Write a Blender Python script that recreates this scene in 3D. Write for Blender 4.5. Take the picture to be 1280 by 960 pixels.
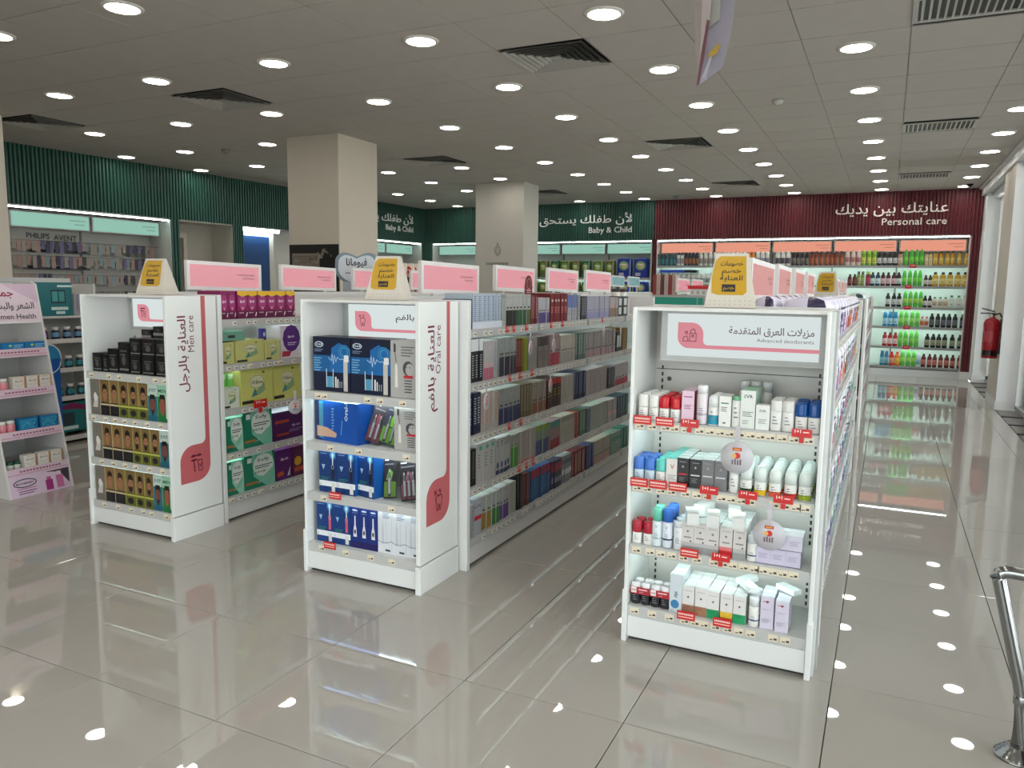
import bpy, math, random
from mathutils import Vector, Matrix
random.seed(7)
for o in list(bpy.data.objects): bpy.data.objects.remove(o)
C = bpy.context.scene.collection
PI = math.pi
# ---------------------------------------------------------------- camera
H = 3.09                        # ceiling height
CAMZ = 1.42
FPX, YAW, PIT, ROL = 960.1, 0.45141, 0.12535, 0.0128
f_ = Vector((-math.sin(YAW)*math.cos(PIT), math.cos(YAW)*math.cos(PIT), -math.sin(PIT)))
r0 = Vector((math.cos(YAW), math.sin(YAW), 0)); u0 = r0.cross(f_)
rt_ = r0*math.cos(ROL) + u0*math.sin(ROL); up_ = -r0*math.sin(ROL) + u0*math.cos(ROL)
cam = bpy.data.cameras.new('camera'); camo = bpy.data.objects.new('camera', cam); C.objects.link(camo)
cam.sensor_width = 36; cam.lens = FPX/1280*36; cam.clip_start = .05; cam.clip_end = 200
m = Matrix((rt_, up_, -f_)).transposed().to_4x4(); m.translation = (0, 0, CAMZ)
camo.matrix_world = m
bpy.context.scene.camera = camo
# ---------------------------------------------------------------- world, exposure
w = bpy.data.worlds.new('sky'); bpy.context.scene.world = w; w.use_nodes = True
bg = w.node_tree.nodes['Background']; bg.inputs[0].default_value = (.97, .96, 1, 1); bg.inputs[1].default_value = 6.0
sc = bpy.context.scene
sc.view_settings.view_transform = 'Standard'; sc.view_settings.look = 'None'
sc.view_settings.gamma = 1; sc.view_settings.exposure = 0.0; sc.view_settings.use_curve_mapping = False
LAMP = 26.0; LED = 27.0
def U(px, py, X=None, Y=None, Z=None):          # where the sight line of a photo point meets a plane
    d = f_*FPX + rt_*(px-640) - up_*(py-480)
    t = X/d.x if X is not None else (Y/d.y if Y is not None else (Z-CAMZ)/d.z)
    return Vector((0, 0, CAMZ)) + d*t
def PJ(p):
    p = Vector(p)-Vector((0, 0, CAMZ)); z = p.dot(f_)
    return (640+FPX*p.dot(rt_)/z, 480-FPX*p.dot(up_)/z, z)
# ---------------------------------------------------------------- materials
def lin(c): return tuple(((x/12.92) if x <= .04045 else ((x+.055)/1.055)**2.4) for x in c)
def S(r, g, b): return lin((r/255, g/255, b/255))
MATS = {}
def mat(name, rough=.5, metal=0, spec=.5, coat=0, noise=.06, nscale=30, bump=0, bscale=200, emit=None, alpha=1, rvar=0):
    m = bpy.data.materials.new(name); m.use_nodes = True; nt = m.node_tree; N = nt.nodes; L = nt.links
    b = N['Principled BSDF']
    at = N.new('ShaderNodeAttribute'); at.attribute_name = 'Col'
    if emit:
        e = N.new('ShaderNodeEmission'); L.new(at.outputs['Color'], e.inputs[0]); e.inputs[1].default_value = emit
        L.new(e.outputs[0], N['Material Output'].inputs[0])
    else:
        tc = N.new('ShaderNodeTexCoord'); no = N.new('ShaderNodeTexNoise'); no.inputs['Scale'].default_value = nscale
        L.new(tc.outputs['Object'], no.inputs['Vector'])
        mr = N.new('ShaderNodeMapRange'); mr.inputs[3].default_value = 1-noise; mr.inputs[4].default_value = 1+noise
        L.new(no.outputs['Fac'], mr.inputs[0])
        mx = N.new('ShaderNodeVectorMath'); mx.operation = 'SCALE'
        L.new(at.outputs['Color'], mx.inputs[0]); L.new(mr.outputs[0], mx.inputs['Scale'])
        L.new(mx.outputs[0], b.inputs['Base Color'])
        b.inputs['Roughness'].default_value = rough; b.inputs['Metallic'].default_value = metal
        b.inputs['Specular IOR Level'].default_value = spec; b.inputs['Coat Weight'].default_value = coat
        b.inputs['Alpha'].default_value = alpha
        if rvar:
            r2 = N.new('ShaderNodeMapRange'); r2.inputs[3].default_value = rough-rvar; r2.inputs[4].default_value = rough+rvar
            L.new(no.outputs['Fac'], r2.inputs[0]); L.new(r2.outputs[0], b.inputs['Roughness'])
        if bump:
            n2 = N.new('ShaderNodeTexNoise'); n2.inputs['Scale'].default_value = bscale; L.new(tc.outputs['Object'], n2.inputs['Vector'])
            bp = N.new('ShaderNodeBump'); bp.inputs['Strength'].default_value = bump; bp.inputs['Distance'].default_value = .001
            L.new(n2.outputs['Fac'], bp.inputs['Height']); L.new(bp.outputs[0], b.inputs['Normal'])
    MATS[name] = m; return m
mat('paint', .38, noise=.02, nscale=8)
mat('plaster', .6, noise=.03, nscale=5, bump=.15, bscale=90)
mat('carton', .38, noise=.05, nscale=40)
mat('plastic', .25, noise=.03)
mat('metal', .16, metal=1, noise=.03, nscale=60)
mat('porcelain', .012, spec=.72, noise=.03, nscale=3)
mat('tilemat', .8, noise=.05, nscale=6, bump=.4, bscale=260, spec=.2)
mat('flute', .42, noise=.04, nscale=4)
mat('stone', .3, noise=.25, nscale=90)
mat('film', .3, alpha=.72, noise=.02)
mat('lamp', emit=LAMP)
mat('led', emit=LED)
mat('lightbox', emit=.84)
mat('led_soft', emit=LED*.5)
g = bpy.data.materials.new('glass'); g.use_nodes = True; nt = g.node_tree
for n in list(nt.nodes):
    if n.type == 'BSDF_PRINCIPLED': nt.nodes.remove(n)
tr = nt.nodes.new('ShaderNodeBsdfTransparent'); tr.inputs[0].default_value = (.86, .90, .885, 1)
gl = nt.nodes.new('ShaderNodeBsdfGlossy'); gl.inputs['Roughness'].default_value = .02
fr = nt.nodes.new('ShaderNodeFresnel'); fr.inputs[0].default_value = 1.45; mxs = nt.nodes.new('ShaderNodeMixShader')
nt.links.new(fr.outputs[0], mxs.inputs[0]); nt.links.new(tr.outputs[0], mxs.inputs[1]); nt.links.new(gl.outputs[0], mxs.inputs[2])
nt.links.new(mxs.outputs[0], nt.nodes['Material Output'].inputs[0]); MATS['glass'] = g
# ---------------------------------------------------------------- mesh builder
_tc = {}
AR = {'ا':('\uFE8D','\uFE8E',0),'أ':('\uFE83','\uFE84',0),'ب':('\uFE8F','\uFE90',1),'ت':('\uFE95','\uFE96',1),'ة':('\uFE93','\uFE94',0),
 'ج':('\uFE9D','\uFE9E',1),'ح':('\uFEA1','\uFEA2',1),'د':('\uFEA9','\uFEAA',0),'ر':('\uFEAD','\uFEAE',0),'ز':('\uFEAF','\uFEB0',0),
 'س':('\uFEB1','\uFEB2',1),'ش':('\uFEB5','\uFEB6',1),'ط':('\uFEC1','\uFEC2',1),'ع':('\uFEC9','\uFECA',1),'ف':('\uFED1','\uFED2',1),
 'ق':('\uFED5','\uFED6',1),'ك':('\uFED9','\uFEDA',1),'ل':('\uFEDD','\uFEDE',1),'م':('\uFEE1','\uFEE2',1),'ن':('\uFEE5','\uFEE6',1),
 'و':('\uFEED','\uFEEE',0),'ي':('\uFEF1','\uFEF2',1),'ء':('\uFE80','\uFE80',0),'خ':('\uFEA5','\uFEA6',1),'ص':('\uFEB9','\uFEBA',1)}
def arabic(s):
    out = []; prev = False; i = 0
    while i < len(s):
        c = s[i]
        if c not in AR: out.append(c); prev = False; i += 1; continue
        iso, fin, joins = AR[c]
        if c == 'ل' and i+1 < len(s) and s[i+1] in 'اأ':
            base = 0xFEFB if s[i+1] == 'ا' else 0xFEF7
            out.append(chr(base+(1 if prev else 0))); prev = False; i += 2; continue
        nxt = joins and i+1 < len(s) and s[i+1] in AR and s[i+1] != 'ء'
        cp = ord(iso)
        if joins: ch = chr(cp+3) if (prev and nxt) else (chr(cp+2) if nxt else (fin if prev else iso))
        else: ch = fin if prev else iso
        out.append(ch); prev = bool(nxt); i += 1
    return ''.join(reversed(out))
def textmesh(s, res=2, bold=0):
    k = (s, res, bold)
    if k in _tc: return _tc[k]
    cu = bpy.data.curves.new('t', 'FONT'); cu.body = s; cu.resolution_u = res; cu.offset = bold
    o = bpy.data.objects.new('t', cu); C.objects.link(o); bpy.context.view_layer.update()
    me = bpy.data.meshes.new_from_object(o.evaluated_get(bpy.context.evaluated_depsgraph_get()))
    vs = [tuple(v.co) for v in me.vertices]; fs = [tuple(p.vertices) for p in me.polygons]
    bpy.data.objects.remove(o); bpy.data.meshes.remove(me); bpy.data.curves.remove(cu)
    xs = [v[0] for v in vs] or [0]; x0, x1 = min(xs), max(xs)
    _tc[k] = ([((x-x0), y) for x, y, _ in vs], fs, x1-x0); return _tc[k]
class MB:
    def __init__(s, M=None): s.v = []; s.f = []; s.c = []; s.m = []; s.mn = []; s.sm = []; s.M = M
    def _m(s, n):
        if n not in s.mn: s.mn.append(n)
        return s.mn.index(n)
    def add(s, vs, fs, col, mt, smooth=False):
        b = len(s.v)
        s.v += [tuple(s.M @ Vector(p)) for p in vs] if s.M else [tuple(p) for p in vs]
        k = s._m(mt)
        for f in fs: s.f.append([b+i for i in f]); s.c.append(col); s.m.append(k); s.sm.append(smooth)
        return s
    def box(s, a, b, col, mt='paint', fc=None):
        x0, y0, z0 = a; x1, y1, z1 = b
        if x0 > x1: x0, x1 = x1, x0
        if y0 > y1: y0, y1 = y1, y0
        if z0 > z1: z0, z1 = z1, z0
        vs = [(x0,y0,z0),(x1,y0,z0),(x1,y1,z0),(x0,y1,z0),(x0,y0,z1),(x1,y0,z1),(x1,y1,z1),(x0,y1,z1)]
        fs = [(0,3,2,1),(4,5,6,7),(0,1,5,4),(1,2,6,5),(2,3,7,6),(3,0,4,7)]   # bottom top front(-y) right back left
        if fc is None: return s.add(vs, fs, col, mt)
        names = ['bottom','top','front','right','back','left']
        b0 = len(s.v); s.v += [tuple(s.M @ Vector(p)) for p in vs] if s.M else vs
        k = s._m(mt)
        for n, f in zip(names, fs): s.f.append([b0+i for i in f]); s.c.append(fc.get(n, col)); s.m.append(k); s.sm.append(False)
        return s
    def bbox(s, a, b, col, mt='paint', bv=.004):    # box whose vertical and top edges are chamfered
        x0, y0, z0 = a; x1, y1, z1 = b; v = bv
        ring = lambda e, z: [(x0+e+v,y0+e,z),(x1-e-v,y0+e,z),(x1-e,y0+e+v,z),(x1-e,y1-e-v,z),(x1-e-v,y1-e,z),(x0+e+v,y1-e,z),(x0+e,y1-e-v,z),(x0+e,y0+e+v,z)]
        vs = ring(0, z0)+ring(0, z1-v)+ring(v*.8, z1)
        fs = [tuple(reversed(range(8))), tuple(range(16, 24))]
        for r in (0, 8):
            for i in range(8): j = (i+1) % 8; fs.append((r+i, r+j, r+8+j, r+8+i))
        return s.add(vs, fs, col, mt)
    def quad(s, ps, col, mt='carton'): return s.add(ps, [tuple(range(len(ps)))], col, mt)
    def lathe(s, prof, seg=16, c=(0,0,0), sx=1, sy=1, mt='plastic', cap=True):
        # prof: (r, z, colour of the band above)
        n = len(prof)
        vs = [(c[0]+r*sx*math.cos(2*PI*i/seg), c[1]+r*sy*math.sin(2*PI*i/seg), c[2]+z) for r, z, *_ in prof for i in range(seg)]
        b = len(s.v); s.v += [tuple(s.M @ Vector(p)) for p in vs] if s.M else vs
        for j in range(n-1):
            col = prof[j][2]; k = s._m(prof[j][3] if len(prof[j]) > 3 else mt)
            for i in range(seg):
                i2 = (i+1) % seg
                s.f.append([b+j*seg+i, b+j*seg+i2, b+(j+1)*seg+i2, b+(j+1)*seg+i]); s.c.append(col); s.m.append(k); s.sm.append(True)
        if cap:
            k = s._m(mt)
            s.f.append([b+i for i in reversed(range(seg))]); s.c.append(prof[0][2]); s.m.append(k); s.sm.append(False)
            s.f.append([b+(n-1)*seg+i for i in range(seg)]); s.c.append(prof[-2][2]); s.m.append(k); s.sm.append(False)
        return s
    def tube(s, pts, r, col, mt='metal', seg=12):
        pts = [Vector(p) for p in pts]; rings = []
        for i, p in enumerate(pts):
            d = (pts[min(i+1, len(pts)-1)]-pts[max(i-1, 0)]).normalized()
            a = d.cross(Vector((0,0,1)));
            if a.length < 1e-3: a = d.cross(Vector((0,1,0)))
            a.normalize(); b = a.cross(d)
            rr = r[i] if isinstance(r, (list, tuple)) else r
            rings.append([p+a*rr*math.cos(2*PI*k/seg)+b*rr*math.sin(2*PI*k/seg) for k in range(seg)])
        vs = [q for rg in rings for q in rg]; fs = []
        for j in range(len(pts)-1):
            for k in range(seg):
                k2 = (k+1) % seg; fs.append((j*seg+k, j*seg+k2, (j+1)*seg+k2, (j+1)*seg+k))
        s.add(vs, fs, col, mt, True)
        n = (len(pts)-1)*seg
        s.add(rings[0], [tuple(range(seg))], col, mt); s.add(rings[-1], [tuple(reversed(range(seg)))], col, mt)
        return s
    # flat artwork: F = (origin, u, v, n) where u, v are metres along the face and n points out of it
    def art(s, F, pts, col, lay=1, mt='carton'):
        o, u, v, n = F; ps = [o+u*a+v*b+n*(.0004*lay) for a, b in pts]
        if (ps[1]-ps[0]).cross(ps[2]-ps[1]).dot(n) < 0 and len(ps) < 5: ps.reverse()
        return s.add(ps, [tuple(range(len(ps)))], col, mt)
    def rect(s, F, a, b, c, d, col, lay=1, mt='carton'): return s.art(F, [(a,b),(c,b),(c,d),(a,d)], col, lay, mt)
    def disc(s, F, cx, cy, rx, ry, col, lay=1, seg=14, mt='carton', a0=0, a1=2*PI):
        full = abs(a1-a0-2*PI) < 1e-6
        return s.art(F, [(cx+rx*math.cos(a0+(a1-a0)*i/(seg if full else seg-1)), cy+ry*math.sin(a0+(a1-a0)*i/(seg if full else seg-1))) for i in range(seg)], col, lay, mt)
    def stroke(s, F, pts, wd, col, lay=2, mt='carton'):
        for (x0, y0), (x1, y1) in zip(pts[:-1], pts[1:]):
            d = Vector((x1-x0, y1-y0)); L = d.length
            if L < 1e-7: continue
            d /= L; n = Vector((-d.y, d.x))*wd/2; e = d*wd*.4
            s.art(F, [(x0-n.x-e.x, y0-n.y-e.y),(x1-n.x+e.x, y1-n.y+e.y),(x1+n.x+e.x, y1+n.y+e.y),(x0+n.x-e.x, y0+n.y-e.y)], col, lay, mt)
        return s
    def ring(s, F, cx, cy, rx, ry, wd, col, lay=2, seg=16, a0=0, a1=2*PI, mt='carton'):
        return s.stroke(F, [(cx+rx*math.cos(a0+(a1-a0)*i/seg), cy+ry*math.sin(a0+(a1-a0)*i/seg)) for i in range(seg+1)], wd, col, lay, mt)
    def text(s, F, t, x, y, size, col, lay=2, align='l', mt='carton', width=None, rot=0, depth=0, bold=0, res=2):
        if any(c in AR for c in t): t = arabic(t)
        vs, fs, W = textmesh(t, res, bold); o, u, v, n = F
        k = size; kx = (width/W) if width and W else k
        off = {'l': 0, 'r': -W*kx, 'c': -W*kx/2}[align]; ca, sa = math.cos(rot), math.sin(rot)
        def P(a, b, e):
            p, q = a*kx+off, b*k; return o+u*(x+p*ca-q*sa)+v*(y+p*sa+q*ca)+n*(.0004*lay+e)
        if u.cross(v).dot(n) < 0: fs = [tuple(reversed(q)) for q in fs]
        if depth:
            s.add([P(a, b, depth) for a, b in vs], fs, col, mt)
            from collections import Counter
            ec = {}
            for q in fs:
                for i in range(len(q)):
                    a, b = q[i], q[(i+1) % len(q)]
                    if (b, a) in ec: del ec[(b, a)]
                    else: ec[(a, b)] = 1
            sv = []; sf = []
            for a, b in ec:
                k0 = len(sv); sv += [P(*vs[a], 0), P(*vs[b], 0), P(*vs[b], depth), P(*vs[a], depth)]; sf.append((k0, k0+1, k0+2, k0+3))
            s.add(sv, sf, col, mt)
        else: s.add([P(a, b, 0) for a, b in vs], fs, col, mt)
        return s
    def mesh(s, name):
        me = bpy.data.meshes.new(name); me.from_pydata(s.v, [], s.f)
        for n in s.mn: me.materials.append(MATS[n])
        me.polygons.foreach_set('material_index', s.m); me.polygons.foreach_set('use_smooth', s.sm)
        ca = me.color_attributes.new('Col', 'FLOAT_COLOR', 'CORNER'); buf = []
        for f, c in zip(s.f, s.c): buf += [c[0], c[1], c[2], 1]*len(f)
        ca.data.foreach_set('color', buf); me.update(); return me
    def build(s, name, parent=None, loc=None, me=None):
        o = bpy.data.objects.new(name, s.mesh(name)); C.objects.link(o)
        if parent: o.parent = parent; o.matrix_parent_inverse = Matrix()
        if loc is not None: o.location = loc
        return o
def inst(name, me, loc=(0,0,0), rz=0, parent=None):
    o = bpy.data.objects.new(name, me); C.objects.link(o); o.location = loc; o.rotation_euler = (0,0,rz)
    if parent: o.parent = parent
    return o
def empty(name, loc=(0,0,0), rz=0):
    o = bpy.data.objects.new(name, None); C.objects.link(o); o.location = loc; o.rotation_euler = (0,0,rz); o.empty_display_size = .05; return o
def tag(o, label=None, cat=None, group=None, kind=None):
    if label: o['label'] = label
    if cat: o['category'] = cat
    if group: o['group'] = group
    if kind: o['kind'] = kind
    return o
def struct(o): o['kind'] = 'structure'; return o
V = Vector
def front(x0, y, z0): return (V((x0,y,z0)), V((1,0,0)), V((0,0,1)), V((0,-1,0)))       # a face looking to -y
def side(x, y0, z0): return (V((x,y0,z0)), V((0,1,0)), V((0,0,1)), V((1,0,0)))         # a face looking to +x
ORD = ['zeroth','first','second','third','fourth','fifth','sixth','seventh','eighth','ninth','tenth','eleventh','twelfth']
def nth(i):
    if i < len(ORD): return ORD[i]
    return str(i)+('th' if 10 < i % 100 < 14 else {1:'st',2:'nd',3:'rd'}.get(i % 10, 'th'))
WHITE = S(226,228,226); WARM = S(214,210,202); GREY = S(150,150,148); DARK = S(34,34,36); PINK = S(232,150,160); PINKL = S(236,150,158)
MAROON = S(110,30,55); TEAL = S(28,82,68); RED = S(200,32,30); CREAM = S(226,216,192); ALU = S(176,177,175)
# ================================================================ STRUCTURE
# floor: 60 cm porcelain tiles, each its own slab on a dark bed
T = .6; FX0, FY0 = -2.493, 1.702
XL, XR, YF, YB = -9.75, 1.27, -1.9, 14.6
fl = MB(); fl.box((-10.6, YF, -.06), (XR, YB+.6, -.012), S(30,28,26), 'plaster'); floor = struct(fl.build('floor'))
tm = MB(); tm.bbox((.0016,.0016,-.012), (T-.0016,T-.0016,0), S(164,159,152), 'porcelain', .0014); tme = tm.mesh('tile')
cells = []
for i in range(-14, 8):
    for j in range(-6, 23):
        x, y = FX0+i*T, FY0+j*T
        if x+T < -10.3 or x > XR: continue
        cells.append((x, y))
def inview(x, y, z):
    p = PJ((x, y, z)); return p[2] > .3 and -60 < p[0] < 1340 and -60 < p[1] < 1020
vis = sorted([c for c in cells if inview(c[0]+.3, c[1]+.3, 0)], key=lambda c: c[0]**2+c[1]**2)[:300]
vs_ = set(vis)
rest = MB()
for (x, y) in cells:
    x1 = min(x+T, XR+.0012)
    if (x, y) in vs_ and x1-x > T-.01: inst('tile', tme, (x, y, 0), 0, floor)
    elif (x, y) in vs_: MB().bbox((.0012,.0012,-.012), (x1-x-.0012,T-.0012,0), S(164,159,152), 'porcelain', .0012).build('tile', floor, (x, y, 0))
    else: rest.box((x+.0012,y+.0012,-.012), (x1-.0012,y+T-.0012,0), S(164,159,152), 'porcelain')
tag(rest.build('tile', floor), kind='stuff')
# ceiling: mineral tiles in a grid, vents and lamps in it
CX0, CY0, PX, PY = .02, 5.695, .66, .615
cl = MB(); cl.box((-10.6, YF, H+.016), (1.9, YB+.6, H+.06), S(40,39,37), 'plaster'); ceil = struct(cl.build('ceiling'))
vents = [(-2.29,5.39,1),(-5.59,5.39,1),(-8.23,5.39,1),(-2.29,9.08,1),(-5.59,9.08,1),(-2.29,12.77,1),(-5.59,12.77,1),(.35,5.39,2),(.35,9.08,2),(.35,12.77,2)]
ct = MB(); ct.box((.004,.004,0), (PX-.004,PY-.004,.014), S(184,178,171), 'tilemat'); cme = ct.mesh('ceiling_tile')
cc = []
for i in range(-17, 3):
    for j in range(-13, 15):
        x, y = CX0+i*PX, CY0+j*PY
        if y+PY > YB+.15 and y > YB: continue
        if any(abs(x+PX/2-a) < .2 and abs(y+PY/2-b) < .2 for a, b, _ in vents): continue
        cc.append((x, y))
cv = set(sorted([c for c in cc if inview(c[0]+.3, c[1]+.3, H)], key=lambda c: c[0]**2+c[1]**2)[:300])
cr = MB()
for (x, y) in cc:
    if (x, y) in cv: inst('ceiling_tile', cme, (x, y, H), 0, ceil)
    else: cr.box((x+.004,y+.004,H), (x+PX-.004,y+PY-.004,H+.014), S(184,178,171), 'tilemat')
tag(cr.build('ceiling_tile', ceil), kind='stuff')
gr = MB()
for i in range(-16, 4): gr.box((CX0+i*PX-.009, YF, H+.004), (CX0+i*PX+.009, YB, H+.0155), S(120,117,112))
for j in range(-12, 16):
    y = CY0+j*PY
    if y < YB: gr.box((-10.3, y-.009, H+.003), (1.9, y+.009, H+.0155), S(90,88,84))
tag(gr.build('ceiling_grid', ceil), kind='stuff')
# ceiling vents
def vent(x, y, kind, k):
    r = empty('ceiling_vent', (x, y, H))
    if kind == 1:
        MB().box((-.30,-.28,.0), (.30,.28,.012), S(28,28,28)).build('duct_opening', r)
        for q in range(6):
            a, b = .31-q*.048, .29-q*.045; a2, b2 = a-.020, b-.018; z0, z1 = -.016, .0
            vs = [(-a,-b,z0),(a,-b,z0),(a,b,z0),(-a,b,z0),(-a2,-b2,z1),(a2,-b2,z1),(a2,b2,z1),(-a2,b2,z1),(-a,-b,z0+.002),(a,-b,z0+.002),(a,b,z0+.002),(-a,b,z0+.002)]
            fs = [(0,4,5,1),(1,5,6,2),(2,6,7,3),(3,7,4,0),(8,9,5,4),(9,10,6,5),(10,11,7,6),(11,8,4,7)]
            MB().add(vs, fs, S(165,162,155), 'paint').build('louvre', r)
        MB().box((-.045,-.04,-.013), (.045,.04,-.003), S(150,148,142)).build('centre_plate', r)
        lb = 'square ceiling diffuser with nested louvres, '+k
    else:
        MB().box((-.31,-.2,.0), (.31,.2,.012), S(40,40,40)).build('duct_opening', r)
        f = MB(); f.box((-.33,-.23,-.008), (.33,-.19,.001), S(175,173,168)); f.box((-.33,.19,-.008), (.33,.23,.001), S(175,173,168))
        f.box((-.33,-.19,-.008), (-.30,.19,.001), S(175,173,168)); f.box((.30,-.19,-.008), (.33,.19,.001), S(175,173,168)); f.build('frame', r)
        bm = MB(); bm.add([(-.004,-.19,-.012),(.004,-.19,-.012),(.012,-.19,0),(.004,-.19,0),(-.004,.19,-.012),(.004,.19,-.012),(.012,.19,0),(.004,.19,0)],
            [(0,1,2,3),(4,7,6,5),(0,4,5,1),(1,5,6,2),(2,6,7,3),(3,7,4,0)], S(175,173,168), 'paint')
        me = bm.mesh('blade')
        for q in range(14): inst('blade', me, (-.28+q*.042, 0, 0), 0, r)
        lb = 'bar grille air vent in the ceiling, '+k
    tag(r, lb, 'vent', 'air vents in the ceiling')
for (x, y, kd), k in zip(vents, ['largest, above the middle gondola','dark one above the leftmost gondola','at the left edge over fluted wall','behind the large one, centre of ceiling','right behind the square white column top','far one before the dark green wall','far one behind the first white column','nearest, cut by the top right corner','second from the camera, right side','farthest, near the red wall']):
    vent(x, y, kd, k)
# downlights
COLX = [.97,-.31,-1.66,-2.98,-4.3,-5.58,-6.83,-8.2,-9.3]
ROWY = [-1.2,.0,.95,2.15,3.4,4.68,6.0,7.25,8.5,9.7,10.88,12.02,13.13,14.2]
lm = MB(); seg = 24
lm.lathe([(.098,-.010,S(255,248,238)),(.0,-.0102,S(255,248,238))], seg, mt='lamp', cap=False); dif = lm.mesh('diffuser')
lr = MB(); lr.lathe([(.099,-.006,WARM),(.101,-.012,WARM),(.118,-.010,WARM),(.124,0,WARM)], seg, mt='paint', cap=False); rim = lr.mesh('trim_ring')
skip = {(-5.58,8.5),(-5.58,12.02),(-9.3,6.0),(-9.3,13.13)}
cn = ['the row by the windows','the row over the right aisle','the row over the deodorant gondola','the row over the oral care aisle','the row over the women care aisle','the row through the columns','the row left of the columns','the row near the left wall','the row against the fluted wall']
for ci, x in enumerate(COLX):
    kk = 0
    for y in ROWY:
        if (x, y) in skip or any(abs(x-a) < .4 and abs(y-b) < .4 for a, b, _ in vents): continue
        if -6.5 < x < -5.3 and (6.9 < y < 7.9 or 11.1 < y < 12.0): continue
        if x == -9.3 and (y < 6.5 or y > 9): continue
        vis = inview(x, y, H); kk += 1 if vis else 0
        dx = .012*(y-6) if 0 < ci < 7 else 0
        r = empty('downlight', (x+dx, y, H)); inst('trim_ring', rim, (0,0,0), 0, r); inst('diffuser', dif, (0,0,0), 0, r)
        if vis: tag(r, 'round recessed downlight, %s from the front in %s' % (nth(kk), cn[ci]), 'light', 'round downlights in the ceiling')
        else: tag(r, 'round recessed downlight behind the camera above the shop entrance', 'light', 'downlights behind the camera')
# small ceiling devices
def device(x, y, col, label, name='smoke_detector'):
    b = MB(); b.lathe([(.05,0,col),(.05,-.02,col),(.035,-.035,col),(.012,-.045,col)], 16); o = b.build(name, None, (x, y, H)); tag(o, label, 'detector'); 
    d = MB(); d.lathe([(.036,-.03,DARK),(.036,-.033,DARK)], 12); d.build('sensor_band', o)
device(-.99, 7.35, S(190,188,182), 'white smoke detector on the ceiling right of the hanging sign')
device(-7.61, 7.36, S(140,136,126), 'small detector on the ceiling above the left green wall')
device(-3.55, 14.0, S(150,150,146), 'small white sprinkler dome before the green and red walls meet')
device(1.02, 14.0, DARK, 'black dome camera on ceiling at the red wall corner', 'dome_camera')
# fluted facades ------------------------------------------------
def flutes(mb, P, s0, s1, z0, z1, col, pitch=.052, d=.022):
    # P(s, depth, z): half round ribs standing proud
    n = max(1, round((s1-s0)/pitch)); p = (s1-s0)/n; prof = [(.0,-.35),(.15,-.35),(.19,.55),(.32,.9),(.52,1),(.72,.9),(.85,.55),(.89,-.35)]
    pts = [(s0+(i+a)*p, b*d) for i in range(n) for a, b in prof]+[(s1, 0)]
    vs = [P(s, t, z0) for s, t in pts]+[P(s, t, z1) for s, t in pts]; N = len(pts)
    mb.add(vs, [(i, i+1, N+i+1, N+i) for i in range(N-1)], col, 'flute', False)
    mb.add([P(s0,-.02,z0),P(s1,-.02,z0),P(s1,.012,z0),P(s0,.012,z0)], [(0,1,2,3)], col, 'flute')
PB = lambda s, t, z: (s, YB-t, z)                               # back wall, ribs towards -y
XG = -4.10                                                      # green / red meet
GREENW, REDW = S(38,84,72), S(104,34,44)
wb = MB(); wb.box((-10.6, YB+.5, 0), (1.9, YB+.6, H+.06), WARM, 'plaster'); wback = struct(wb.build('wall_back'))
gw = MB()
flutes(gw, PB, -9.30, XG, 2.35, H, GREENW); flutes(gw, PB, -9.30, -9.05, 0, 2.35, GREENW); 
gw.build('green_fluted_cladding', wback)
rw = MB()
flutes(rw, PB, XG, 1.28, 2.36, H, REDW); flutes(rw, PB, XG, XG+.07, 0, 2.36, REDW, .04); flutes(rw, PB, 1.14, 1.28, 0.13, 2.36, REDW, .047)
rw.box((1.14,YB-.02,0), (1.28,YB+.1,.13), WHITE)
rw.build('red_fluted_cladding', wback)
t = MB(); t.text(front(0,YB-.018,0), 'عنايتك بين يديك', .79, 2.735, .23, S(252,246,238), 1, 'r', 'paint', 1.70, depth=.012, bold=.008)
t.text(front(0,YB-.018,0), 'Personal care', .78, 2.535, .165, S(252,246,238), 1, 'r', 'paint', .96, depth=.012, bold=.004); t.build('wall_lettering', wback)
t = MB(); t.text(front(0,YB-.018,0), 'لأن طفلك يستحق', -4.54, 2.70, .21, S(248,250,248), 1, 'r', 'paint', 1.95, depth=.012, bold=.008)
t.text(front(0,YB-.018,0), 'Baby & Child', -4.54, 2.505, .16, S(248,250,248), 1, 'r', 'paint', .88, depth=.012, bold=.004); t.build('wall_lettering', wback)
# left wall, turned a little: local frame s along the wall, d into the room
LA = V((-9.80, 4.6, 0)); LB = V((-9.27, 14.62, 0)); LD = (LB-LA).normalized(); LN = V((LD.y, -LD.x, 0))
def PLp(s, t, z): p = LA+LD*s+LN*t; return (p.x, p.y, z)
def US(px, py):                                                 # photo point to (s, z) on the left wall plane
    d = f_*FPX + rt_*(px-640) - up_*(py-480); k = (LA-V((0,0,CAMZ))).dot(LN)/d.dot(LN); p = V((0,0,CAMZ))+d*k
    return (p-LA).dot(LD), p.z
def USd(px, py, dd):
    d = f_*FPX + rt_*(px-640) - up_*(py-480); A0 = LA+LN*dd; k = (A0-V((0,0,CAMZ))).dot(LN)/d.dot(LN); p = V((0,0,CAMZ))+d*k
    return (p-A0).dot(LD), p.z
ML = Matrix.Translation(LA) @ Matrix(((LD.x, LN.x, 0, 0), (LD.y, LN.y, 0, 0), (0,0,1,0), (0,0,0,1)))   # x = s, y = d, z
FL = lambda s, z, d=0: (LA+LD*s+LN*d+V((0,0,z)), LD, V((0,0,1)), LN)
wl = MB(ML); wl.box((-6.5,-.62,0), (10.8,-.55,H+.06), WARM, 'plaster'); wleft = struct(wl.build('wall_left'))
ZO = 2.36
gl_ = MB(); SEND = (LB-LA).length
flutes(gl_, PLp, -6.4, SEND, ZO, H, GREENW)
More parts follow.
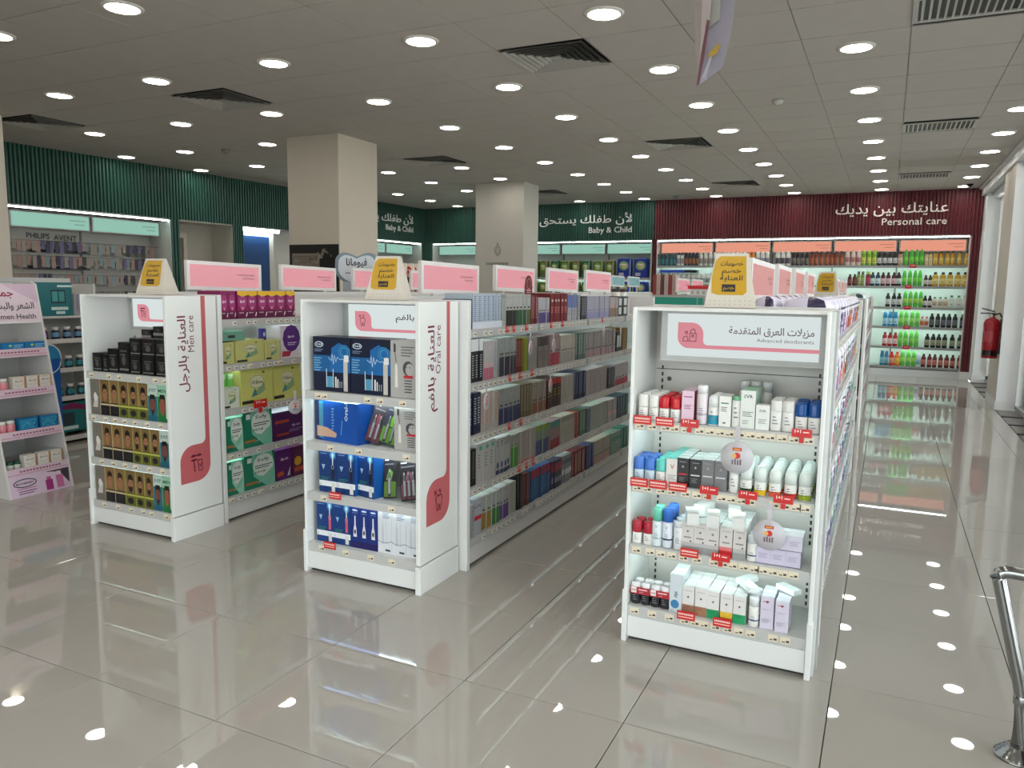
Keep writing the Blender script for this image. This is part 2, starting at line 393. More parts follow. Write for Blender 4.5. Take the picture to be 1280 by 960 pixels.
flutes(gl_, PLp, -6.4, -1.2, 0, ZO, GREENW); 
sA = US(212,273)[0]; sD0 = US(224,280)[0]; sD1 = US(290,284)[0]; sP0 = US(304,288)[0]; sP1 = US(351,290)[0]; sB1 = US(527,306)[0]
for a, b in ((sA, sD0), (sD1, sP0), (sB1, SEND)): flutes(gl_, PLp, a, b, 0, ZO, GREENW, .05)
gl_.build('green_fluted_cladding', wleft)
t = MB(); s1_, z1_ = US(515,270); s2_, z2_ = US(515,289)
t.text(FL(0,0,.018), 'لأن طفلك يستحق', s1_, z2_+.15, .21, S(248,250,248), 1, 'r', 'paint', 1.95, depth=.012, bold=.008)
t.text(FL(0,0,.018), 'Baby & Child', s1_, z2_-.03, .16, S(248,250,248), 1, 'r', 'paint', .93, depth=.012, bold=.004); t.build('wall_lettering', wleft)
# wall behind the camera and closing pieces
o = MB().box((-10.6,YF-.1,0), (-3.2,YF,H+.06), WARM, 'plaster').build('wall_front'); struct(o)
o = MB().box((-3.2,YF-.1,2.45), (1.9,YF,H+.06), WARM, 'plaster').build('wall_front'); struct(o)
wf = struct(empty('window_8', (-3.2, YF, 0)))
for k in range(5): MB().box((k*1.22-.03,-.08,0), (k*1.22+.03,-.02,2.45), WHITE).build('window_frame', wf)
MB().box((0,-.05,0), (5.1,-.04,2.45), WHITE, 'glass').build('pane', wf)
# columns
def column(x0, y0, x1, y1, n, col):
    c = MB(); v = .012
    c.bbox((x0,y0,0), (x1,y1,H+.02), col, 'plaster', .006); c.box((x0-.008,y0-.008,0), (x1+.008,y1+.008,.09), WARM); return struct(c.build(n))
c1 = column(-6.34, 7.05, -5.60, 7.78, 'wall_column', S(196,186,170))
c2 = column(-6.20, 11.33, -5.32, 11.9, 'wall_column', S(196,192,182))
c0 = column(-8.95, 4.72, -8.23, 5.0, 'wall_column', S(205,196,182))
# black and white picture on the first column
z1 = U(362,306,Y=7.03).z
pic = MB(); pic.box((-6.32,7.035,.9), (-5.61,7.05,z1), S(24,22,22), 'carton')
F = front(-6.32,7.035,.9); random.seed(3); hh = z1-.9
for k in range(26):
    x, z = random.uniform(.03,.46), random.uniform(.05,hh-.12); w_ = random.uniform(.04,.18)
    pic.stroke(F, [(x+w_*q/5, z+.03*math.sin(q*1.7+k)+.012*q) for q in range(6) if x+w_*q/5 < .68], random.uniform(.004,.014), S(150,140,128) if k % 3 else S(90,82,76), 2+k % 2)
pic.rect(F, .04, hh-.36, .44, hh-.10, S(128,118,106), 1)
for k in range(9): pic.stroke(F, [(.06,hh-.13-k*.025),(.2,hh-.135-k*.025+.012*math.sin(k)),(.42,hh-.13-k*.025)], .004, S(40,36,34), 3)
for k in range(14): pic.disc(F, random.uniform(.5,.66), random.uniform(.1,hh-.1), random.uniform(.008,.03), random.uniform(.008,.03), S(96,86,78), 2, 9)
tag(pic.build('wall_picture'), 'dark black and grey picture fixed on the first white column', 'picture')
# emblem on the second column
e = MB(); F = front(0,11.33,0); ex = U(622,313,Y=11.33).x; ez = U(622,315,Y=11.33).z
COLE = S(110,120,112)
e.stroke(F, [(ex+a*.42,ez+b*.42) for a, b in ((-.10,-.05),(-.14,.10),(-.06,.2),(0,.34),(.06,.2),(.14,.10),(.10,-.05),(0,-.16),(-.10,-.05))], .011, COLE)
e.ring(F, ex, ez+.012, .03, .04, .009, COLE); e.stroke(F, [(ex-.03,ez+.09),(ex,ez+.07),(ex+.03,ez+.09)], .009, COLE)
for k in range(11): e.rect(F, ex-.21+k*.038, ez-.21, ex-.185+k*.038, ez-.17, COLE, 2)
tag(e.build('column_emblem'), 'thin grey drop emblem with line of lettering on second column', 'emblem')
# right side: glass facade, frames, piers, sill
GX = 1.50
def win(n, y0, y1):
    wn = struct(empty(n, (GX, y0, 0)))
    fr = MB(); 
    for y in (y0+.0, y1-.05): fr.box((-.03,y-y0,.05), (.04,y-y0+.05,H-.2), WHITE)
    fr.box((-.03,0,.02), (.04,y1-y0,.07), GREY); fr.box((-.03,0,H-.25), (.04,y1-y0,H-.18), WHITE); fr.build('window_frame', wn)
    gp = MB(); gp.box((0,.05,.07), (.01,y1-y0-.05,H-.25), WHITE, 'glass'); gp.build('pane', wn)
win('window_1', 12.0, 14.2); win('window_2', 9.3, 11.0); win('window_3', 7.6, 9.3); win('window_4', 5.2, 7.6); win('window_5', 2.8, 5.2); win('window_6', .4, 2.8); win('window_7', -1.9, .4)
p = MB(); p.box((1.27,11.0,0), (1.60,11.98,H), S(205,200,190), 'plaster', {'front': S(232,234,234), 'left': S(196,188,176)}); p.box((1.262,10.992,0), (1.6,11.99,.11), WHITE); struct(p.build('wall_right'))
p = MB(); p.box((1.29,14.2,0), (1.7,14.75,H), S(232,234,234), 'plaster'); p.box((1.28,14.15,0),(1.7,14.62,.12), WHITE); struct(p.build('wall_right'))
p = MB(); p.box((1.24,YF,H-.13), (1.62,14.6,H-.02), S(196,198,196)); p.box((1.20,YF,H-.03), (1.24,14.6,H-.0), S(205,205,203))
p.box((1.34,YF,H-.17), (1.42,14.6,H-.13), S(186,188,186)); struct(p.build('trim_1'))
sl = struct(empty('trim_2', (XR, YF, 0)))
MB().box((0,0,-.05), (.4,16.5,-.03), S(46,46,48), 'stone').build('sill_bed', sl)
k = 0; y = .0
smm = MB().box((.012,0,-.03), (.25,.52,-.004), S(118,114,108), 'stone').mesh('stone_slab'); dmm = MB().box((.0,.53,-.03), (.25,.60,.006), S(52,52,54), 'stone').mesh('dark_strip')
while y < 16:
    inst('stone_slab', smm, (0,y,0), 0, sl); inst('dark_strip', dmm, (0,y,0), 0, sl); y += .62
o = MB().box((GX-.03,YF,-.06), (40,30,-.05), S(200,198,190), 'stone').build('ground_outside'); struct(o)
o = MB().box((-10,-30,-.06), (GX-.03,YF,-.05), S(200,198,190), 'stone').build('ground_outside'); struct(o)
# ================================================================ SHELVING
SH = [.15, .405, .66, .91]                     # end unit shelf heights
GS = [.15, .415, .68, .945, 1.21]              # gondola shelf heights
LEDC = S(228,250,248)
ptag = MB(); ptag.box((-.018,-.0015,-.013), (.018,0,.013), CREAM, 'carton')
_F = front(0,-.0015,0)
ptag.rect(_F, -.012,-.008,.000,-.004, S(70,60,55), 1); ptag.rect(_F, .003,-.007,.014,.001, S(60,50,48), 1); PT = ptag.mesh('price_tag')
rtag = MB(); rtag.box((-.035,-.003,-.014), (.035,0,.020), RED, 'carton'); _F = front(0,-.003,0)
for a in range(11): rtag.rect(_F, -.030+a*.0055, .005, -.0263+a*.0055, .012, S(250,225,220), 1)
rtag.rect(_F, -.030,-.005,.029,-.001, S(245,190,180), 1); RT = rtag.mesh('promo_tag')
rtag2 = MB(); rtag2.box((-.034,-.003,-.010), (.034,0,.020), RED, 'carton'); rtag2.box((-.008,-.003,-.030), (.008,0,-.012), RED, 'carton')
rtag2.text(front(0,-.003,0), '1+1', -.024, .006, .017, S(255,240,235), 1, bold=.02, res=1); rtag2.rect(front(0,-.003,0), .004,.007,.024,.011, S(250,220,215), 1); RT2 = rtag2.mesh('promo_tag')
def leaf(L, a=.05, s=1):
    """sign outline: a leaf with a band that runs off to the right, length L; unit height 1"""
    def arc(cx, cy, r, t0, t1, n=7): return [(cx+r*math.cos(t0+(t1-t0)*i/n), cy+r*math.sin(t0+(t1-t0)*i/n)) for i in range(n+1)]
    p = [(0,.98)]; p += arc(.55,.55,.43, PI/2, 0); p += arc(1.14,.30,.16, PI, 1.5*PI); p += [(L,.14),(L,0)]; p += arc(.42,.42,.42, 1.5*PI, PI)
    return p
def icon(mb, F, kind, x, z, k, col, rot=0):
    ca, sa = math.cos(rot), math.sin(rot)
    def T_(ps): return [(x+(a*ca-b*sa)*k, z+(a*sa+b*ca)*k) for a, b in ps]
    wd = k*.055
    if kind == 'deo':
        mb.stroke(F, T_([(0,-.5),(0,.1),(.5,.1),(.5,-.5),(0,-.5)]), wd, col, 3); mb.stroke(F, T_([(.08,.12),(.1,.35),(.25,.45),(.4,.35),(.42,.12)]), wd, col, 3)
        mb.stroke(F, T_([(.1,-.2),(.18,0),(.22,-.2),(.3,.02),(.36,-.2)]), wd*.8, col, 3); mb.stroke(F, T_([(-.5,-.5),(-.45,-.2),(-.2,-.1),(-.1,-.5),(-.5,-.5)]), wd, col, 3)
        c = T_([(-.25,.15)])[0]; mb.ring(F, c[0], c[1], .09*k, .09*k, wd, col, 3, 8)
    elif kind == 'tooth':
        mb.stroke(F, T_([(-.3,.1),(-.15,.28),(0,.2),(.15,.28),(.32,.1),(.25,-.2),(.18,-.5),(.08,-.5),(.02,-.2),(-.05,-.5),(-.16,-.5),(-.22,-.2),(-.3,.1)]), wd, col, 3)
        mb.stroke(F, T_([(-.42,.35),(-.22,.55)]), wd, col, 3); mb.stroke(F, T_([(-.22,.35),(-.42,.55)]), wd, col, 3); mb.stroke(F, T_([(0,.5),(.2,.42)]), wd, col, 3); mb.stroke(F, T_([(.1,.56),(.1,.36)]), wd, col, 3)
    else:
        mb.art(F, T_([(-.45,.42),(-.25,.55),(0,.48),(.25,.55),(.45,.42),(.2,.36),(0,.42),(-.2,.36)]), col, 3)
        mb.stroke(F, T_([(-.35,.2),(.0,.2)]), wd*2, col, 3); mb.stroke(F, T_([(-.2,.15),(-.14,-.5)]), wd*1.6, col, 3)
        mb.stroke(F, T_([(.1,.15),(.15,-.5),(.42,-.5),(.42,.15),(.1,.15)]), wd, col, 3); mb.stroke(F, T_([(.2,-.1),(.3,-.25),(.36,-.05)]), wd, col, 3)
def slots(mb, x, y, z0, z1):
    z = z0
    while z < z1: mb.box((x-.004,y-.001,z), (x+.004,y,z+.016), DARK); z += .028
def lightbox(root, x0, x1, y, z0, z1, kind, texts, LW, depth=.05):
    b = MB(); b.bbox((x0,y,z0), (x1,y+depth,z1), ALU, 'paint', .003)
    for e in ((x0,z0,x1,z0+.004),(x0,z1-.004,x1,z1)): b.box((e[0],y-.003,e[1]), (e[2],y,e[3]), S(196,196,194))
    hb = b.build('header_frame', root)
    fx0, fx1, fz0, fz1 = x0+.028, x1-.022, z0+.022, z1-.022
    p = MB(); p.box((fx0,y-.002,fz0), (fx1,y,fz1), S(232,243,242), 'lightbox')
    F = front(fx0, y-.002, fz0); W, Hh = fx1-fx0, fz1-fz0
    k = Hh*.62; ox, oz = .042, Hh*.19
    p.art(F, [(ox+a*k, oz+b*k) for a, b in leaf((W-ox)/k)], PINK, 1, 'lightbox')
    icon(p, F, kind, ox+k*.46, oz+k*.52, k*.5, MAROON)
    if texts: p.text(F, texts[0], W-.02, Hh*.57, Hh*.23, S(95,60,70), 1, 'r', width=LW[0], bold=.012); p.text(F, texts[1], W-.02, Hh*.40, Hh*.12, S(120,90,98), 1, 'r', width=LW[1])
    p.build('lit_sign_face', hb)
def endcap(x0, x1, y0, kind, texts, LW, label, signy, tags, panel=None, dep=.34, z1=1.35, back=S(206,204,198), glow=1, led=(3,2,1,0), simple=False):
    r = empty('end_shelf_unit', ((x0+x1)/2, y0, 0)); ox, oy = (x0+x1)/2, y0
    W = (x1-x0)/2
    b = MB(); b.box((-W+.0175,.012,.015), (W-.018,dep-.02,.11), S(212,214,212)); b.box((-W+.018,.006,.02), (W-.018,.012,.105), S(224,226,225)); b.box((-W+.0175,.03,.0), (W-.018,.06,.014), DARK); b.build('plinth', r)  # last dark box paints in the shadow gap under the plinth
    for s in (-1, 1):
        if s > 0 and panel: continue
        a = s*W; c = MB(); c.bbox((min(a,a-s*.014),.0,.0), (max(a,a-s*.014),dep,z1), WHITE, 'paint', .002)
        c.bbox((min(a,a-s*.016)-(.004 if s<0 else -.0),-.008,.0), (max(a,a-s*.016)+(.004 if s>0 else 0),dep,.215), WHITE, 'paint', .002)
        if s > 0:                                          # aluminium corner profile on the right
            c.box((W-.046,-.004,.66), (W-.022,.01,z1), S(190,191,190)) if False else None
            c.box((W,.03,.0), (W+.012,dep,z1), S(205,207,206)); c.box((W+.002,.09,.0), (W+.02,.12,z1), ALU)
        c.build('side_panel', r)
    bk = MB(); bk.box((-W+.0145,dep-.03,.11), (W-.0145,dep-.01,z1), back)
    bk.box((-W+.02,dep-.033,1.085), (W-.02,dep-.030,1.088), DARK)
    slots(bk, -W+.045, dep-.03, .16, 1.10); slots(bk, W-.045, dep-.03, .16, 1.10)
    bk.box((-W+.0145,.02,z1-.012), (W-.0145,dep,z1), S(222,222,220)); bk.build('back_panel', r)
    if not simple:
        for (cx_, cz) in ((-W+.075,1.045),(-W+.07,.875)):
            g_ = MB(); g_.disc(front(cx_,dep-.031,cz), 0,0,.010,.010, DARK, 1, 12, 'plastic'); g_.build('cable_plug', r)
        MB().tube([(-W+.055,dep-.04,.905),(-W+.06,dep-.05,.89),(-W+.075,dep-.045,.865)], .004, DARK, 'plastic', 6).build('cable', r)
    lightbox(r, -W+.024+(.045 if not panel else .245*0+.0), W-.022, signy-oy, 1.135, z1-.004, kind, texts, LW)
    for i, z in enumerate(SH):
        s = MB(); s.box((-W+.0165,.012,z-.018), (W-.0225 if panel else W-.0165,dep-.032,z), S(205,205,202)); s.box((-W+.0165,.006,z-.04), (W-.0225 if panel else W-.0165,.012,z), S(190,190,188))
        s.box((-W+.021,.003,z-.036), (W-.021,.006,z-.008), S(216,215,208), 'film') if False else None
        so = s.build('shelf', r)
        for (tx) in tags[i][0]: inst('price_tag', PT, (tx-ox, .0055, z-.020), 0, so)
        for (tx, k2) in tags[i][1]: inst('promo_tag', RT2 if k2 else RT, (tx-ox, .001, z-.0), 0, so)
        if i in led and i > 0 or (i == 0 and False):
            l = MB(); l.box((-W+.05,.024,z-.036), (W-.05,.03,z-.018), S(190,190,188)); l.add([(-W+.05,.031,z-.035),(-W+.05,.031,z-.019),(W-.05,.031,z-.019),(W-.05,.031,z-.035)], [(0,1,2,3)], LEDC, 'led'); l.build('led_strip', so)
    if panel:
        Wd = W; sp = MB(); sp.bbox((W-.022,-.0,.137), (W,dep,z1), WHITE, 'paint', .002); spo = sp.build('graphic_panel', r)
        MB().bbox((W-.022,-.008,0), (W+.006,dep+.002,.130), WHITE, 'paint', .002).build('panel_foot', r)
        F = (V((W,0,.137)), V((0,1,0)), V((0,0,1)), V((1,0,0))); a = MB()
        RC = S(190,96,100)
        # leaf at the foot, band running up
        k = .215; L = (z1-.137-.17)/k+.0
        pts = [(.265-(b)*k*1.0, .17+a_*k) for a_, b in leaf(L)]
        a.art(F, pts, RC, 1)
        icon(a, F, panel[2], .165, .275, .095, MAROON)
        a.text(F, panel[0], .125, 1.105, .075, MAROON, 1, 'r', rot=PI/2, width=panel[3], bold=.012); a.text(F, panel[1], .180, 1.105, .062, MAROON, 1, 'r', rot=PI/2, width=panel[4]); a.build('panel_print', spo)
    tag(r, label, 'shelf unit'); return r
def gondola(x0, x1, y0, nb, bw, label, endl=True, faces=(-1,1), led=True):
    r = empty('gondola_shelving', ((x0+x1)/2, y0, 0)); W = (x1-x0)/2; Ln = nb*bw
    for yy in ((0,.03),(Ln-.03,Ln)):
        MB().bbox((-W,yy[0],0), (W+.0,yy[1],1.355), S(222,223,221), 'paint', .002).build('end_frame', r)
    b = MB(); b.box((-.02,.03,.1), (.02,Ln-.03,1.345), S(208,208,204)); b.build('back_panel', r)
    MB().box((-.03,.0,1.345), (.03,Ln,1.368), S(214,214,212)).build('top_rail', r)
    b = MB(); b.box((-W+.02,.03,.014), (W-.02,Ln-.03,.11), S(214,214,211)); b.box((-W+.05,.03,.0), (W-.05,Ln-.03,.014), DARK); b.build('plinth', r)  # dark inset box stands in for the shade between plinth and floor
    for s in faces:
        for i, z in enumerate(GS):
            for k in range(nb):
                a, c = k*bw+.031, (k+1)*bw-.002 if k < nb-1 else Ln-.031
                q = MB(); xs = sorted((s*.021, s*(W-.012))); q.box((xs[0],a,z-.018), (xs[1],c,z), S(200,200,197))
                xs = sorted((s*(W-.012), s*(W-.002))); q.box((xs[0],a,z-.04), (xs[1],c,z+.002), S(178,178,176))
                if s > 0:
                    xf = W-.002; n_ = int((c-a)/.055)
                    for t in range(n_):
                        if random.random() < .8: q.box((xf,a+.02+t*.055,z-.034), (xf+.0015,a+.055+t*.055,z-.010), S(214,210,198), 'carton'); q.box((xf+.0015,a+.035+t*.055,z-.026), (xf+.002,a+.05+t*.055,z-.018), S(90,85,80), 'carton')
                so = q.build('shelf', r)
                if led and i > 0 and s > 0 and k < 4:
                    l = MB(); l.box((W-.03,a+.03,z-.036), (W-.024,c-.03,z-.018), S(190,190,188)); l.add([(W-.031,a+.03,z-.035),(W-.031,c-.03,z-.035),(W-.031,c-.03,z-.019),(W-.031,a+.03,z-.019)], [(0,1,2,3)], LEDC, 'led_soft'); l.build('led_strip', so)
    tag(r, label, 'gondola'); return r
def X29(px): return -.865+(px-792)*.00291
# first block of three lines; G1 right, G2 middle, G3 left
tg1 = [([X29(p) for p in (801,826,850,871,885,897,912,928,942,957,985,1000)], [(X29(873),0),(X29(921),0)]),
       ([X29(p) for p in (801,820,835,850,866,884,906,918,930,944,957,968,980,992,1005)], [(X29(874),0),(X29(915),1)]),
       ([X29(p) for p in (799,813,832,846,865,880,894,912,924,937,948,977,990,1003,1014)], [(X29(802),0),(X29(828),0),(X29(855),0),(X29(896),1),(X29(945),1),(X29(988),1)]),
       ([X29(p) for p in (800,817,835,847,862,880,893,906,918,931,944,956,968,982,996,1013)], [(X29(804),0),(X29(834),0),(X29(867),1),(X29(1005),1)])]
E1 = endcap(-.884,-.172,2.885,'deo',('مزيلات العرق المتقدمة','Advanced deodorants'),(.31,.205),'white lit end shelf unit of deodorants nearest the camera, right side',3.05,tg1)
def X2(px): return -2.523+(px-379)*.00463
tg2 = [([X2(p) for p in (398,430,462,488)], [(X2(410),0)]), ([X2(p) for p in (402,488)], [(X2(418),0)]), ([X2(p) for p in (412,448,506)], []), ([X2(p) for p in (397,405,460,475,502)], [])]
E2 = endcap(-2.535,-1.858,2.885,'tooth',('العناية بالفم','Oral care'),(.27,.15),'white end shelf unit of toothbrush boxes with Oral care side panel',3.19,tg2,('العناية بالفم','Oral care','tooth',.40,.225),.345)
def X3(px): return -4.159+(px-102)*.0066
tg3 = [([X3(p) for p in (120,138,155,170,180,198,205)], []), ([X3(p) for p in (120,135,150,163,180,196)], []), ([X3(p) for p in (112,128,140,152,165,180,196)], []), ([X3(p) for p in (112,135,148,172,192,203)], [])]
E3 = endcap(-4.15,-3.455,2.885,'men',('العناية بالرجل','Men care'),(.27,.15),'white end shelf unit of hair dye boxes with Men care side panel',3.19,tg3,('العناية بالرجل','Men care','men',.42,.20),.345)
BW = .825
G1 = gondola(-.90,-.172,3.24,4,BW,'white gondola shelving stretching behind the deodorant end unit')
G2 = gondola(-2.60,-1.812,3.245,4,BW,'white gondola shelving full of toothpaste cartons, middle line')
G3 = gondola(-4.21,-3.458,3.245,4,BW,'white gondola shelving with sanitary packs, left line')
def farblock(x0, x1, y0, nb, hc, lab, lab2):
    r = empty('end_shelf_unit', ((x0+x1)/2, y0, 0)); W = (x1-x0)/2
    for s in (-1,1): MB().box((s*W-(.02 if s>0 else 0),0,0), (s*W+(.02 if s<0 else 0),.34,1.35), WHITE).build('side_panel', r)
    MB().box((-W+.02,.31,.0), (W-.02,.33,1.35), back_c).build('back_panel', r); MB().box((-W+.02,.01,.0), (W-.02,.31,.12), WHITE).build('plinth', r)
    h = MB(); h.box((-W+.02,.02,1.14), (W-.02,.08,1.35), ALU); hb = h.build('header_frame', r)
    p = MB(); p.box((-W+.05,.018,1.165), (W-.12,.02,1.325), hc, 'lightbox'); p.box((W-.11,.018,1.165), (W-.05,.02,1.325), hc, 'lightbox'); p.build('lit_sign_face', hb)
    for z in SH: 
        s = MB(); s.box((-W+.02,.005,z-.035), (W-.02,.31,z), S(205,205,202)); so = s.build('shelf', r)
        l = MB(); l.box((-W+.05,.024,z-.036), (W-.05,.03,z-.018), WHITE); l.add([(-W+.05,.031,z-.035),(-W+.05,.031,z-.019),(W-.05,.031,z-.019),(W-.05,.031,z-.035)], [(0,1,2,3)], LEDC, 'led'); l.build('led_strip', so)
    tag(r, lab, 'shelf unit'); gondola(x0-.03, x1+.005, y0+.345, nb, BW, lab2, led=False)
back_c = S(205,205,200)
farblock(-.87,-.18,8.2,4,S(235,240,240),'far end shelf unit behind the deodorant line, by the right aisle','far gondola shelving behind the deodorant line')
farblock(-2.58,-1.90,9.1,3,S(50,125,105),'far end shelf unit with teal lit header behind the near yellow sign','far gondola shelving behind the teal header')
farblock(-4.20,-3.50,9.1,5,S(50,125,105),'far end shelf unit behind the women care line','far gondola shelving behind the women care line')
# lit sign boxes on top of the lines
def topsign(xc, y0, y1, z0, z1, tilt, col, lab, grp, base=1.368, posts=True, n=0):
    r = empty('top_sign_box', (xc, (y0+y1)/2, base)); L = (y1-y0)/2
    q = MB(); zz0, zz1 = z0-base, z1-base; fw = .022
    def sh(y): return -tilt*y/L
    def bar(ya, za, yb, zb):
        vs = []
        for x in (-.011,.011): vs += [(x,ya,za+sh(ya)),(x,yb,za+sh(yb)),(x,yb,zb+sh(yb)),(x,ya,zb+sh(ya))]
        q.add(vs, [(0,3,2,1),(4,5,6,7),(0,1,5,4),(1,2,6,5),(2,3,7,6),(3,0,4,7)], S(222,218,216), 'paint')
    bar(-L,zz0,L,zz0+fw); bar(-L,zz1-fw,L,zz1); bar(-L,zz0+fw,-L+fw,zz1-fw); bar(L-fw,zz0+fw,L,zz1-fw); q.build('frame', r)
    p = MB(); a, b, c, d = -L+fw, L-fw, zz0+fw, zz1-fw
    for x, o_ in ((.007,1),(-.007,-1)):
        p.add([(x,a,c+sh(a)),(x,b,c+sh(b)),(x,b,d+sh(b)),(x,a,d+sh(a))], [(0,1,2,3) if o_ > 0 else (3,2,1,0)], col, 'lightbox')
    F = (V((.007,0,0)), V((0,1,-tilt/L)), V((0,0,1)), V((1,0,0)))
    dk = tuple(v*.45 for v in col)
    for (yy, zz, ln) in ((.12,.56,.16),(.16,.40,.11)):
        for k in range(int(ln/.014)): p.rect(F, b-.03-ln+k*.014, c+(d-c)*zz, b-.03-ln+k*.014+.010, c+(d-c)*zz+.012, dk, 1, 'lightbox')
    p.build('lit_face', r)
    # loose glossy film over the face, with folds
    fm = MB(); N = 14; random.seed(n*7+1); vs = []
    ph = [random.uniform(0,6) for _ in range(4)]
    for i in range(N+1):
        for j in range(7):
            y = a+(b-a)*i/N; z = c+(d-c)*j/6+sh(y)
            vs.append((.0088+.0012*(1+math.sin(i*1.7+ph[0]+j*.6)*math.sin(j*1.3+ph[1]+i*.4)), y, z))
    fm.add(vs, [(i*7+j, (i+1)*7+j, (i+1)*7+j+1, i*7+j+1) for i in range(N) for j in range(6)], S(255,215,220), 'filmgloss', True)
    fm.build('cover_film', r)
    if posts:
        ps = MB()
        for y in (-L*.6, L*.6): ps.box((-.008,y-.008,0), (.008,y+.008,zz0+.004+sh(y)), S(210,206,204))
        ps.build('post', r)
    tag(r, lab, 'sign', grp)
mat('filmgloss', .12, alpha=.16, noise=.02)
PSG = S(240,158,168); gsn = ['nearest','second','third','farthest']
for k, (a, b, z0, z1) in enumerate([(3.355,3.972,1.375,1.553),(4.16,4.76,1.378,1.552),(4.97,5.58,1.38,1.552),(5.80,6.42,1.38,1.552)]):
    topsign(-3.83, a, b, z0, z1, .006, PSG, 'pink lit sign box above the left line, %s of its four' % gsn[k], 'pink signs on the left line', n=k)
for k, (a, b, z0, z1) in enumerate([(3.43,4.06,1.378,1.548),(4.28,4.865,1.392,1.552),(5.10,5.695,1.39,1.558),(5.873,6.49,1.39,1.562)]):
    topsign(-2.206, a, b, z0, z1, .005, PSG, 'pink lit sign box above toothpaste line, %s of its four' % gsn[k], 'pink signs on the toothpaste line', n=k+4)
for k, (a, b, z0, z1) in enumerate([(3.40,4.13,1.375,1.553),(4.286,4.88,1.378,1.555),(5.10,5.70,1.378,1.555),(5.92,6.50,1.378,1.555)]):
    topsign(-.536, a, b, z0, z1, .004, S(228,160,155), 'salmon lit sign box above deodorant line, %s of its four' % gsn[k], 'signs on the deodorant line', n=k+8)
for k in range(2):
    yy = 11.4+k*.85; topsign(-3.85, yy, yy+.62, 1.45, 1.62, .004, S(110,170,175), 'small far teal sign box, %s of a pair above the shelves' % ('left','right')[k], 'far teal signs', n=k+12)
for k in range(2):
    yy = 9.02+k*.75; topsign(-2.24, yy, yy+.62, 1.385, 1.55, .004, PSG, 'small far pink sign box, %s behind the red promotion tray' % gsn[k], 'far pink signs', n=k+14)
for k in range(3):
    yy = 9.1+k*.82; topsign(-.52, yy, yy+.62, 1.385, 1.555, .004, S(228,170,165), 'far salmon sign box beyond the deodorant line, %s of three' % ('nearest','middle','farthest')[k], 'far salmon signs', n=k+20)
# yellow offer stands
def ystand(x, y, z, k, lab, rz=0):
    r = empty('offer_stand', (x, y, z), rz); b = MB()
    w_, h_, d_ = .085*k, .21*k, .07*k
    prof = [(-w_*1.15,-d_,0),(w_*1.15,-d_,0),(w_*1.15,d_,0),(-w_*1.15,d_,0),(-w_*.72,-.012,h_),(w_*.72,-.012,h_),(w_*.72,.012,h_),(-w_*.72,.012,h_)]
    b.add(prof, [(0,3,2,1),(4,5,6,7),(0,1,5,4),(1,2,6,5),(2,3,7,6),(3,0,4,7)], S(205,198,186), 'carton'); b.build('stand_body', r)
    n = V((0,-h_,d_-.012)).normalized(); u = V((1,0,0)); v_ = V((0,d_-.012,h_)).normalized()
    F = (V((0,-d_,0)), u, v_, n); y_ = MB(); YL = S(190,148,34)
    y_.art(F, [(-w_*.85,h_*.28),(-w_*.6,h_*.24),(w_*.55,h_*.24),(w_*.7,h_*.3),(w_*.66,h_*.6),(w_*.62,h_*.98),(-w_*.52,h_*.98),(-w_*.72,h_*.9),(-w_*.86,h_*.6)], YL, 2, 'plastic')
    for q, t_ in enumerate(('خصومات','خصم','العناية')):
        y_.text(F, t_, 0, h_*(.80-.14*q), .028*k, DARK, 4, 'c', res=1, width=w_*(1.0 if q != 1 else .85), bold=.01)
    y_.rect(F, -w_*.4, h_*.30, w_*.2, h_*.44, DARK, 4); y_.text(F, 'خصم', -w_*.1, h_*.345, .02*k, YL, 6, 'c', res=1, bold=.01)
    y_.build('yellow_label', r)
    t_ = MB()
    for i in range(9):
        for j in range(2): t_.disc(F, -w_*.9+i*w_*.22, h_*(.06+.07*j), .0018, .0018, S(120,112,102), 2, 6)
    t_.build('perforation', r)
    tag(r, lab, 'sign', 'yellow offer stands')
ystand(-3.83,3.150,1.352,.98,'yellow offer stand on top of the Men care end unit', .22)
ystand(-2.205,3.150,1.352,1.0,'yellow offer stand on top of the Oral care end unit', .22)
ystand(-.56,3.12,1.352,1.0,'yellow offer stand on top of the deodorant end unit, largest', .18)
ystand(-.56,8.4,1.352,1.25,'small far yellow offer stand right of the salmon sign boxes', .0)
